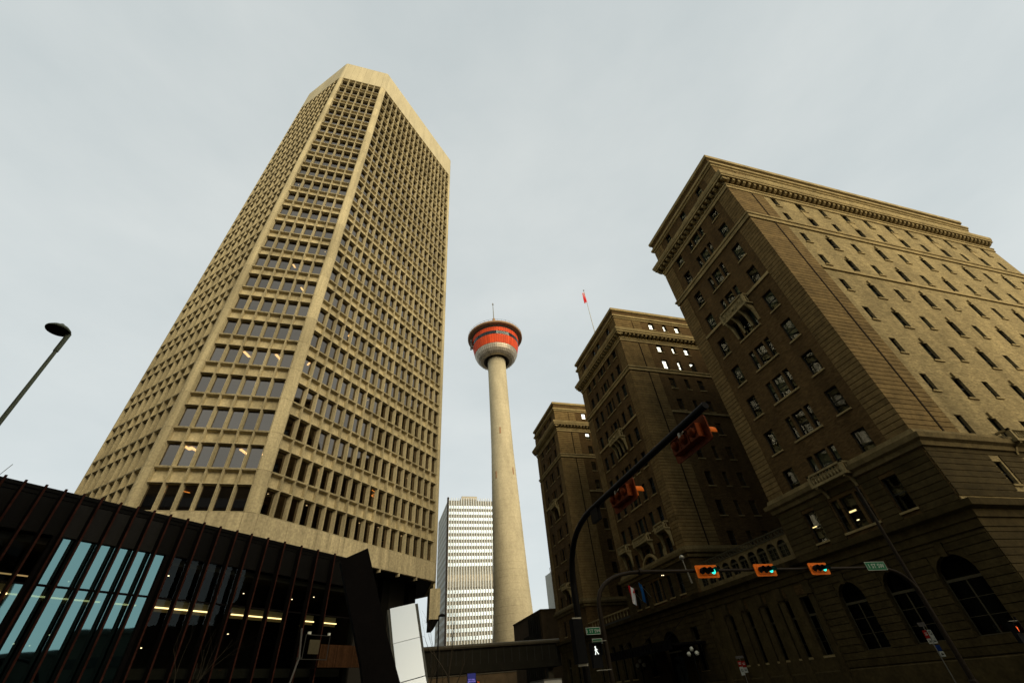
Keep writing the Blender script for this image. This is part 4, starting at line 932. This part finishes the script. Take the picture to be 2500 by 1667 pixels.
obj('hanger', MB().box(-.5, -.44, .08, .14, .72, .8).box(.44, .5, .08, .14, .72, .8).mesh('hanger', 'frame_dark'), ls)
text('lettering', 'CITY HALL', .26, 'e_violet', ls, (0, -.03, -.22), (pi / 2, 0, 0)); text('lettering', '& PLATFORM', .24, 'e_violet', ls, (0, -.03, -.5), (pi / 2, 0, 0))
obj('count_display', MB().box(.84, 1.5, 0, .2, -.95, -.42).mesh('count_display', 'sign_black'), ls); text('lettering', '24', .46, 'e_amber', ls, (1.17, -.02, -.69), (pi / 2, 0, 0))

# ================================================================== traffic signals and poles
def arc(p0, p1, p2, n=8):
    p0, p1, p2 = map(Vector, (p0, p1, p2)); return [p0 * (1 - t) ** 2 + p1 * 2 * t * (1 - t) + p2 * t * t for t in [i / n for i in range(n + 1)]]
def mast(name, label, base, curve, end, r0, r1, mtl, top=None, group=None):
    o = thing(name, label, 'mast pole', base, 0, group); Bv = Vector(base)
    o['category'] = 'signal pole'
    obj('base_plate', MB().box(-.28, .28, -.28, .28, .13, .17).lathe([(r0 * 1.5, .17), (r0 * 1.35, .5), (r0 * 1.05, .56)], 12).mesh('base_plate', mtl), o)
    obj('pole', MB().tube([(0, 0, .15), Vector(curve[0]) - Bv] if top is None else [(0, 0, .15), (0, 0, top)], [r0, r0 * .85] if top is None else [r0, r0 * .55], 14).mesh('pole', mtl, True), o)
    path = [p - Bv for p in arc(*curve)] + [Vector(end) - Bv]
    obj('arm', MB().tube(path, [r0 * .85 - (r0 * .85 - r1) * i / (len(path) - 1) for i in range(len(path))], 12).mesh('arm', mtl, True), o)
    return o
near = mast('mast_arm_pole', 'thick black curved signal pole nearest the camera with arm over street', (6.6, 15.4, 0), ((6.6, 15.4, 4.5), (6.6, 15.25, 6.15), (6.6, 12.9, 6.2)), (6.6, 6.6, 6.28), .125, .085, 'pole_near')
obj('arm_bracket', MB().box(-.06, .06, -2.9, -2.4, 5.75, 6.15).mesh('arm_bracket', 'pole_near'), near)
lp = mast('signal_pole', 'brown curved signal pole left of green lights, walk signal on it', (10.6, 22, 0), ((10.6, 22, 4.7), (10.65, 22, 6.15), (13.3, 22, 6.2)), (18.9, 22, 6.16), .12, .085, 'pole_dark')
rp = mast('signal_pole', 'tall brown pole by the hotel whose curved arm carries the street sign', (32.0, 22, 0), ((32, 22, 4.6), (31.9, 22, 6.05), (29.6, 22, 6.12)), (18.92, 22, 6.17), .15, .075, 'pole_dark', top=11.1)
obj('pole_cap', MB().lathe([(.09, 11.1), (.1, 11.2), (.01, 11.28)], 10).mesh('pole_cap', 'pole_dark'), rp)
obj('flange', MB().tube([(2.6, 0, 6.2), (2.75, 0, 6.2)], .15, 12).mesh('flange', 'pole_dark'), lp)
cl = MB().tube([(0, 0, 6.02), (0, 0, 6.4)], .02, 5).mesh('bracket', 'chrome')
obj('camera_mast', MB().tube([(5.5, 0, 6.15), (5.45, 0, 6.75)], .03, 6).sphere((5.45, 0, 6.85), .13, 8).tube([(5.5, -.02, 6.2), (5.6, 0, 5.6)], .05, 6).mesh('camera_mast', 'chrome'), lp)
obj('arm_lamp', MB().box(3.8, 4.0, -.1, .1, 5.95, 6.03).mesh('arm_lamp', 'frame_dark'), lp); obj('lamp_spark', MB().box(3.82, 3.86, -.11, -.1, 5.97, 6.0).box(3.92, 3.96, -.11, -.1, 5.97, 6.0).mesh('lamp_spark', 'e_spot'), lp)

# one horizontal three-lens head; local x along the arm, -y is the way it faces
def rounded(x0, x1, z0, z1, r, n=4):
    p = []
    for cx, cz, a in ((x1 - r, z1 - r, 0), (x0 + r, z1 - r, pi / 2), (x0 + r, z0 + r, pi), (x1 - r, z0 + r, 1.5 * pi)):
        p += [(cx + r * cos(a + pi / 2 * i / n), 0, cz + r * sin(a + pi / 2 * i / n)) for i in range(n + 1)]
    return p
bp_me = MB().extr(rounded(-.70, .70, -.31, .31, .09), (0, .03, 0)).mesh('backplate', 'orange')
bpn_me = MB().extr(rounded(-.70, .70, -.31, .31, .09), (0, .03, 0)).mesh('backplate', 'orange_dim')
hs = MB()
for i in (-1, 0, 1): hs.box(i * .355 - .165, i * .355 + .165, .03, .2, -.17, .17)
hs.box(-.53, .53, -.03, .0, -.18, .18)
for i in (-1, 0, 1): hs.sphere((i * .355, .2, 0), .12, 10)
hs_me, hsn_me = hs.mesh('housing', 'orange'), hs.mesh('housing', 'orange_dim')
vz = MB().lathe([(.155, 0), (.158, .30)], 14, a0=-.45, a1=pi + .45); vz.v = [(x, -z - .03, y) for x, y, z in vz.v]; vz_me = vz.mesh('visor', 'visor'); vzo_me = vz.mesh('visor', 'e_hand') if False else vz_me
ln = MB().lathe([(.001, .03), (.08, .022), (.145, 0)], 14); ln.v = [(x, -z - .035, y) for x, y, z in ln.v]
ln_d, ln_g = ln.mesh('lens', 'lens_dark'), ln.mesh('lens', 'e_green')
vtip = MB().lathe([(.16, .06), (.163, .33)], 14, a0=-.2, a1=pi + .2); vtip.v = [(x, -z - .03, y) for x, y, z in vtip.v]; vt_me = vtip.mesh('visor', 'orange')
def signal(label, loc, rz, lit, near=False, grp=None):
    o = thing('traffic_signal', label, 'traffic signal', loc, rz, grp)
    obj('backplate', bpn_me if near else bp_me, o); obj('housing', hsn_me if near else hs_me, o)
    for i in (-1, 0, 1):
        obj('visor', vt_me if near else vz_me, o, (i * .355, 0, 0)); obj('lens', ln_g if (lit and i == 1) else ln_d, o, (i * .355, 0, 0))
    obj('clamp', MB().box(-.45, .45, .2, .24, .2, .24).box(-.04, .04, .16, .30, -.05, .3).mesh('clamp', 'chrome'), o)
    return o
GS = 'horizontal signals with green lit over the avenue'
signal('leftmost of three orange horizontal signals showing green over the avenue', (17.17, 21.72, 6.08), 0, True, grp=GS)
signal('middle of three orange horizontal signals showing green over the avenue', (21.0, 21.72, 6.08), 0, True, grp=GS)
signal('rightmost of three orange horizontal signals, next to green street sign', (24.85, 21.72, 6.08), 0, True, grp=GS)
GN = 'signals seen from behind on the near arm'
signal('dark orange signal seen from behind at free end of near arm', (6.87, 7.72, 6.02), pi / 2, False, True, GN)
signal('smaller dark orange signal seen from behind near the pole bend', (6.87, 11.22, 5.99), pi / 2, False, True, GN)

def street_sign(label, body, loc, wd, h, size, hang):
    o = thing('street_sign', label, 'street sign', loc)
    obj('plate', MB().box(-wd / 2, wd / 2, 0, .02, -h / 2, h / 2).mesh('plate', 'green_sign'), o)
    t = .02; obj('border', MB().box(-wd / 2, wd / 2, -.004, -.001, h / 2 - t, h / 2).box(-wd / 2, wd / 2, -.004, -.001, -h / 2, -h / 2 + t).box(-wd / 2, -wd / 2 + t, -.004, -.001, -h / 2 + t, h / 2 - t).box(wd / 2 - t, wd / 2, -.004, -.001, -h / 2 + t, h / 2 - t).mesh('border', 'sign_white'), o)
    if body: text('lettering', body, size, 'sign_white', o, (0, -.006, -.01), (pi / 2, 0, 0), sx=1.1)
    obj('bracket', MB().box(*hang).mesh('bracket', 'frame_dark'), o); return o
street_sign('green street sign lettered 1 ST SW at right end of the signal arm', '1 ST SW', (29.52, 21.86, 6.18), 1.6, .47, .33, (-.05, .05, .02, .12, -.15, .05))
street_sign('small green street sign lettered 1 ST SW on the left signal pole', '1 ST SW', (10.08, 22.0, 3.78), .72, .28, .18, (.36, .45, .0, .02, -.05, .05))
street_sign('lower blank-looking green street sign below another on the left signal pole', '', (10.2, 22.0, 3.38), .5, .2, .12, (.25, .33, .0, .02, -.05, .05))

def ped(label, loc, sym):
    o = thing('pedestrian_signal', label, 'walk signal', loc)
    obj('housing', MB().box(-.23, .23, 0, .2, -.62, .3).mesh('housing', 'visor'), o); obj('hood', MB().box(-.25, .25, -.18, 0, .27, .3).box(-.25, -.23, -.16, 0, -.18, .3).box(.23, .25, -.16, 0, -.18, .3).mesh('hood', 'visor'), o)
    obj('bracket', MB().box(-.1, .62, .05, .1, .34, .37).box(-.1, .62, .05, .1, -.72, -.69).mesh('bracket', 'chrome'), o)
    if sym == 'walk':
        b = MB(); y = -.012
        def pl(pts): b.extr([(x, y, z) for x, z in pts], (0, .01, 0))
        pl([(-.03 + .036 * cos(a), .135 + .036 * sin(a)) for a in [i * pi / 5 for i in range(10)]])
        pl([(-.055, .09), (.0, .095), (.025, .0), (-.045, -.005)]); pl([(-.05, .09), (-.075, .0), (-.055, -.015), (-.035, .04)]); pl([(.005, .085), (.07, .03), (.06, .012), (.005, .05)])
        pl([(-.045, -.008), (-.005, -.008), (-.03, -.09), (-.055, -.15), (-.09, -.14), (-.065, -.08)]); pl([(-.003, -.008), (.027, -.003), (.06, -.07), (.105, -.12), (.085, -.145), (.03, -.09)])
        obj('symbol', b.mesh('symbol', 'e_walk'), o)
    else:
        b = MB(); y = -.012
        def pl(pts): b.extr([(x, y, z) for x, z in pts], (0, .01, 0))
        pl([(-.06, -.13), (.05, -.13), (.07, -.02), (-.075, -.01)])
        for x0, h in ((-.072, .11), (-.036, .15), (.0, .145), (.036, .11)): pl([(x0, -.008), (x0 + .03, -.012), (x0 + .026, h), (x0 + .004, h)])
        pl([(.072, -.03), (.115, .05), (.095, .06), (.055, -.0)]); obj('symbol', b.mesh('symbol', 'e_hand'), o)
    return o
ped('pedestrian signal showing a white walking figure on the left signal pole', (10.0, 21.84, 3.02), 'walk')
dw = ped('pedestrian signal showing a red-orange hand at far right edge', (33.5, 19.3, 2.47), 'hand')
pp = thing('pedestrian_signal_pole', 'short black post carrying the red-orange hand signal at far right', 'post', (34.1, 19.4, 0)); obj('post', MB().tube([(0, 0, .13), (0, 0, 3.0)], .055, 10).mesh('post', 'pole_near', True), pp)
nsig = thing('pole_side_signal', 'dark vertical signal head strapped to the near black pole', 'traffic signal', (6.42, 15.15, 2.3)); obj('housing', MB().box(-.2, .12, -.17, .17, 0, 1.15).mesh('housing', 'visor'), nsig)
obj('bracket', MB().box(-.15, .16, -.03, .03, 1.15, 1.2).box(-.15, .16, -.03, .03, -.06, 0).mesh('bracket', 'chrome'), nsig)

# street lamp at left
sl_o = thing('street_lamp', 'slim grey-green street lamp with saucer head against sky at left', 'street lamp', (-7.62, 9.93, 0))
obj('pole', MB().tube([(0, 0, .1), (0, 0, 8.55)], [.06, .036], 12).mesh('pole', 'pole_green', True), sl_o); obj('pole_sleeve', MB().tube([(0, 0, 8.5), (0, 0, 9.02)], .048, 12).mesh('pole_sleeve', 'pole_green', True), sl_o)
hc = Vector((-.793, -.609, 0)) * .20
obj('lamp_head', MB().lathe([(.225, 9.0), (.235, 9.02), (.228, 9.04), (.17, 9.10), (.155, 9.105), (.095, 9.15), (.04, 9.165), (.035, 9.20), (.001, 9.21)], 28, (hc.x, hc.y)).mesh('lamp_head', 'pole_green', True), sl_o)
obj('lens', MB().lathe([(.001, 8.99), (.22, 9.0)], 28, (hc.x, hc.y)).mesh('lens', 'lamp_under', True), sl_o)

# globe lamps and sign posts on the hotel pavement
def globe_lamp(label, x, y, h, grp):
    o = thing('globe_lamp', label, 'globe lamp', (x, y, 0), 0, grp)
    obj('post', MB().lathe([(.22, .13), (.2, .5), (.1, .6), (.075, 2.9), (.12, 3.0), (.06, 3.1), (.05, h - .2)], 12).mesh('post', 'pole_near', True), o)
    b = MB()
    for k in range(4): a = k * pi / 2 + .2; b.tube([(0, 0, h - .95), (.3 * cos(a), .3 * sin(a), h - 1.0), (.55 * cos(a), .55 * sin(a), h - .8), (.58 * cos(a), .58 * sin(a), h - .62)], .025, 6)
    obj('arms', b.mesh('arms', 'pole_near'), o)
    gm_ = MB().sphere((0, 0, 0), .22, 14).mesh('globe', 'globe', True)
    obj('globe', gm_, o, (0, 0, h))
    for k in range(4): a = k * pi / 2 + .2; obj('globe', gm_, o, (.58 * cos(a), .58 * sin(a), h - .42))
GL = 'five-globe lamps along the hotel pavement'
globe_lamp('cluster of five white globes on black post right of hotel canopy', 34.0, 49.7, 4.3, GL); globe_lamp('white globe lamp under the far end of hotel canopy', 34.0, 61.5, 4.1, GL)
def sign_post(label, x, y, plates, h):
    o = thing('sign_post', label, 'sign post', (x, y, 0)); obj('post', MB().tube([(0, 0, .1), (0, 0, h)], .03, 8).mesh('post', 'chrome'), o)
    for (dx, z, w_, hh, mt, sym) in plates:
        q = obj('sign_plate', MB().box(-w_ / 2, w_ / 2, -.055, -.035, -hh / 2, hh / 2).mesh('sign_plate', mt), o, (dx, 0, z))
        if sym == 'ring':
            rg = MB().lathe([(.085, 0), (.085, .006), (.115, .006), (.115, 0)], 16); rg.v = [(x_, -.056 - z_, y_ + .05) for x_, y_, z_ in rg.v]
            rg.extr([(-.085, -.058, .12), (-.065, -.058, .135), (.085, -.058, -.02), (.065, -.058, -.035)], (0, -.004, 0)); obj('prohibition_ring', rg.mesh('prohibition_ring', 'sign_black' if mt == 'sign_white' else 'sign_white'), q)
        if sym == 'bars':
            obj('print_bar', MB().box(-w_ * .35, w_ * .35, -.06, -.056, hh * .12, hh * .2).box(-w_ * .3, w_ * .3, -.06, -.056, -.05, .0).mesh('print_bar', 'sign_white' if mt != 'sign_white' else 'sign_black'), q)
sign_post('thin post with red and white no-parking plates before hotel loggia', 34.6, 43.3, ((-.22, 2.55, .38, .45, 'sign_red', 'bars'), (.22, 2.5, .4, .5, 'sign_red', 'bars'), (-.2, 2.0, .4, .62, 'sign_white', 'ring'), (.22, 2.05, .4, .4, 'sign_white', 'bars'), (0, 3.05, .9, .2, 'pave', '')), 3.15)
sign_post('thin post with two pairs of small parking plates below hotel arched windows', 33.2, 23.8, ((-.2, 2.75, .34, .42, 'sign_red', 'bars'), (.2, 2.75, .34, .42, 'sign_white', 'ring'), (-.2, 2.4, .34, .26, 'sign_white', 'bars'), (.2, 2.4, .34, .26, 'sign_white', 'bars'), (.18, 2.05, .34, .3, 'sign_blue', ''), (.2, 1.75, .36, .26, 'sign_white', 'bars'), (-.1, 3.25, .62, .22, 'pave', '')), 3.3)

# flags
def cloth(top, drop, wdt, cols, ax, folds=3.0, name='flag'):
    """hanging cloth: ax = direction of the hoist edge, falls under its own weight in folds"""
    bs = MB(); nu, nv = 12, 10; ax = Vector(ax)
    for j in range(nv + 1):
        for i in range(nu + 1):
            u, v = i / nu, j / nv
            p = Vector(top) + ax * (u * wdt) + Vector((.16 * sin(u * folds * 2 * pi + v * 2) * (.3 + v), .14 * cos(u * folds * 2 * pi + v) * (.3 + v), -drop * v - .25 * u * v))
            bs.v.append(tuple(p))
    for j in range(nv):
        for i in range(nu): a = j * (nu + 1) + i; bs.f.append((a, a + 1, a + nu + 2, a + nu + 1)); bs.mi.append(cols(i / nu, j / nv))
    return bs
ff = thing('facade_flag', 'limp red and white flag slung from hotel wall above the canopy', 'flag', (36, 60.9, 10.6))
obj('staff', MB().tube([(0, 0, 0), (-1.7, 0, 2.1)], .03, 6).mesh('staff', 'chrome'), ff); obj('cloth', cloth((-1.65, 0, 2.05), 2.0, .9, lambda u, v: 1 if (u < .3 or u > .78) else 0, (.55, -.62, -.7), 1.5).mesh('cloth', ('flag_white', 'flag_red'), True), ff)
lf = MB().extr([(-1.36, -.52, 1.1), (-1.30, -.5, 1.25), (-1.2, -.5, 1.28), (-1.24, -.5, 1.12), (-1.14, -.5, 1.05), (-1.25, -.5, .95), (-1.3, -.5, .86), (-1.36, -.5, .95), (-1.46, -.5, 1.0)], (.0, -.02, 0)); obj('leaf_emblem', lf.mesh('leaf_emblem', 'flag_red'), ff)
f2 = thing('facade_flag', 'dark blue flag slung from hotel wall beside the red and white one', 'flag', (36, 58.3, 10.6)); obj('staff', MB().tube([(0, 0, 0), (-1.5, 0, 1.9)], .03, 6).mesh('staff', 'chrome'), f2); obj('cloth', cloth((-1.45, 0, 1.85), 2.0, .55, lambda u, v: 0, (.5, -.3, -.6), 1.2).mesh('cloth', ('flag_blue',), True), f2)
rf = thing('rooftop_flag', 'limp red and white flag on thin staff above middle hotel wing', 'flag', (38, 58.1, 54.75)); obj('staff', MB().tube([(0, 0, 0), (0, 0, 15.9)], [.09, .04], 6).sphere((0, 0, 15.95), .16, 8).mesh('staff', 'chrome'), rf)
obj('cloth', cloth((0, 0, 15.4), 3.2, .55, lambda u, v: 0 if .28 < u < .72 else 1, (-.8, .3, -.5), 1.6).mesh('cloth', ('flag_white', 'flag_red'), True), rf)

# box truck on the avenue
tk = thing('box_truck', 'pale box truck roof just showing at bottom edge under the overpass', 'truck', (23.5, 66, 0))
obj('body', MB().box(-1.2, 1.2, 0, 6, 1.0, 3.2).mesh('body', 'truck_white'), tk); obj('body_rail', MB().box(-1.24, 1.24, -.04, 6.04, 3.1, 3.24).mesh('body_rail', 'chrome'), tk)
obj('cab', MB().extr([(-1.1, 6.1, .7), (-1.1, 8.2, .7), (-1.1, 8.2, 1.6), (-1.1, 7.7, 2.6), (-1.1, 6.1, 2.6)], (2.2, 0, 0)).mesh('cab', 'truck_white'), tk)
tw = MB().lathe([(.1, -.14), (.46, -.14), (.48, 0), (.46, .14), (.1, .14)], 16); tw.v = [(z, x, y) for x, y, z in tw.v]; twm = tw.mesh('wheel', 'rubber')
for q in ((-1.0, 1.2), (1.0, 1.2), (-1.0, 7.2), (1.0, 7.2)): obj('wheel', twm, tk, (q[0], q[1], .5))

# bare street trees
def bare_tree(label, x, y, h, seed, grp, spread=.42, depth=6):
    rng = random.Random(seed); o = thing('bare_tree', label, 'tree', (x, y, .1), 0, grp); tr_, cr = MB(), MB()
    def grow(p, d, ln, r, lev):
        n = 3; pts = [p]; rr = [r]
        for i in range(n):
            d = (d + Vector((rng.uniform(-1, 1), rng.uniform(-1, 1), rng.uniform(-.3, .6))) * .11).normalized(); p = p + d * ln / n; pts.append(p); rr.append(r * (1 - .35 * (i + 1) / n))
        (tr_ if lev == 0 else cr).tube(pts, rr, 7 if lev < 2 else 4, cap=False)
        if lev >= depth or rr[-1] < .0035: return
        for k in range(rng.choice((2, 2, 3)) if lev else 4):
            a = rng.uniform(0, 2 * pi); s = rng.uniform(.25, spread + .25)
            u = d.orthogonal().normalized(); v = d.cross(u); nd = (d + (u * cos(a) + v * sin(a)) * s + Vector((0, 0, .12))).normalized()
            q = pts[rng.choice((2, 3, 3))] if lev else pts[rng.choice((1, 2, 3, 3))]
            grow(q, nd, ln * rng.uniform(.6, .82), rr[-1] * rng.uniform(.5, .72), lev + 1)
    grow(Vector((0, 0, 0)), Vector((.02, 0, 1)), h * .34, h * .0085 + .012, 0)
    obj('trunk', tr_.mesh('trunk', 'bark'), o); obj('crown', cr.mesh('crown', 'bark'), o)
BT = 'bare young street trees'
bare_tree('bare leafless tree rising before the white striped tower', 3.9, 24.6, 7.4, 3, BT); bare_tree('thin bare tree at the podium corner left of the striped tower', 3.0, 27.5, 5.6, 5, BT)
bare_tree('leafless tree in front of the podium fins below LED line', -5.3, 18.6, 4.9, 8, BT); bare_tree('small bare tree before the enclosed walkway, left one', 11.2, 52, 5.2, 11, BT)
bare_tree('small bare tree before the enclosed walkway, right one', 12.4, 46, 4.9, 14, BT)
sp_ = thing('plaza_lamp', 'small lamp on thin post beside bare tree at the striped tower', 'street lamp', (5.3, 40.5, 0)); obj('post', MB().tube([(0, 0, .1), (0, 0, 7.2)], [.07, .045], 8).mesh('post', 'pole_near'), sp_); obj('lamp_head', MB().lathe([(.28, 7.15), (.3, 7.2), (.15, 7.32), (.01, 7.36)], 14, (.25, 0)).tube([(0, 0, 7.1), (.25, 0, 7.3)], .03, 5).mesh('lamp_head', 'pole_near'), sp_)

# ================================================================== city blocks behind and beside the camera (they show in the glass and shade the street)
def block(name, label, x0, x1, y0, y1, h, mtl, sides, fl=3.9):
    o = thing(name, label, 'building', (x0, y0, 0)); W, D = x1 - x0, y1 - y0
    obj('wall', MB().box(0, W, 0, D, 0, h).mesh('wall', mtl), o); obj('parapet', MB().box(-.2, W + .2, -.2, D + .2, h, h + 1).mesh('parapet', mtl), o)
    n = int(h / fl); b = MB()
    for k in range(n):
        z = 1.2 + k * fl
        if 'n' in sides: b.box(-.06, 0, .8, D - .8, z, z + 1.7)
        if 's' in sides: b.box(W, W + .06, .8, D - .8, z, z + 1.7)
        if 'e' in sides: b.box(.8, W - .8, D, D + .06, z, z + 1.7)
    obj('window_band', b.mesh('window_band', 'city_glass'), o, kind='stuff')
block('corner_tower', 'tall masonry office building across the side street, outside the frame', 38, 58, -62, -19, 52, 'city_grey', 'ne')
block('corner_block', 'mid-rise masonry building behind the camera, outside the frame', -60, 3, -60, -9, 38, 'city_grey', 'es')
block('rear_block', 'added masonry block further behind the camera, outside the frame, blocking low sun', -60, 6, -120, -66, 61, 'city_grey', 'es')  # unseen block added to hold low sun off the pale tower's foot
block('avenue_shade_tower', 'added tall dark tower across the avenue behind the camera, blocking low sun', -25, 60, -190, -150, 101, 'city_dark', 'e')  # unseen, added as a sun blocker for the lower storeys
block('side_street_block', 'low flat-roofed building down the side street, outside the frame', 92, 130, 2, 32, 20.5, 'city_dark', 'ne')
block('side_street_shed', 'slightly lower flat building down the side street, outside the frame', 92, 126, -24, 1.5, 18.6, 'city_dark', 'ne')
block('side_street_hall', 'lowest hall building beyond the side street, outside the frame', 94, 140, -80, -25, 15.5, 'city_dark', 'ne')
block('avenue_shade_block', 'added broad block along the avenue, hidden behind the pale tower, shading the hotel front', -40, 5.5, 92, 240, 84, 'city_dark', 's')  # added out of sight to shade the hotel front and darken its panes
block('north_shade_block', 'added plain block north of the podium, outside the frame, cutting sky light', -110, -56, -6, 25, 66, 'city_grey', 's')  # unseen mass added to take north-west sky off the hotel and tower
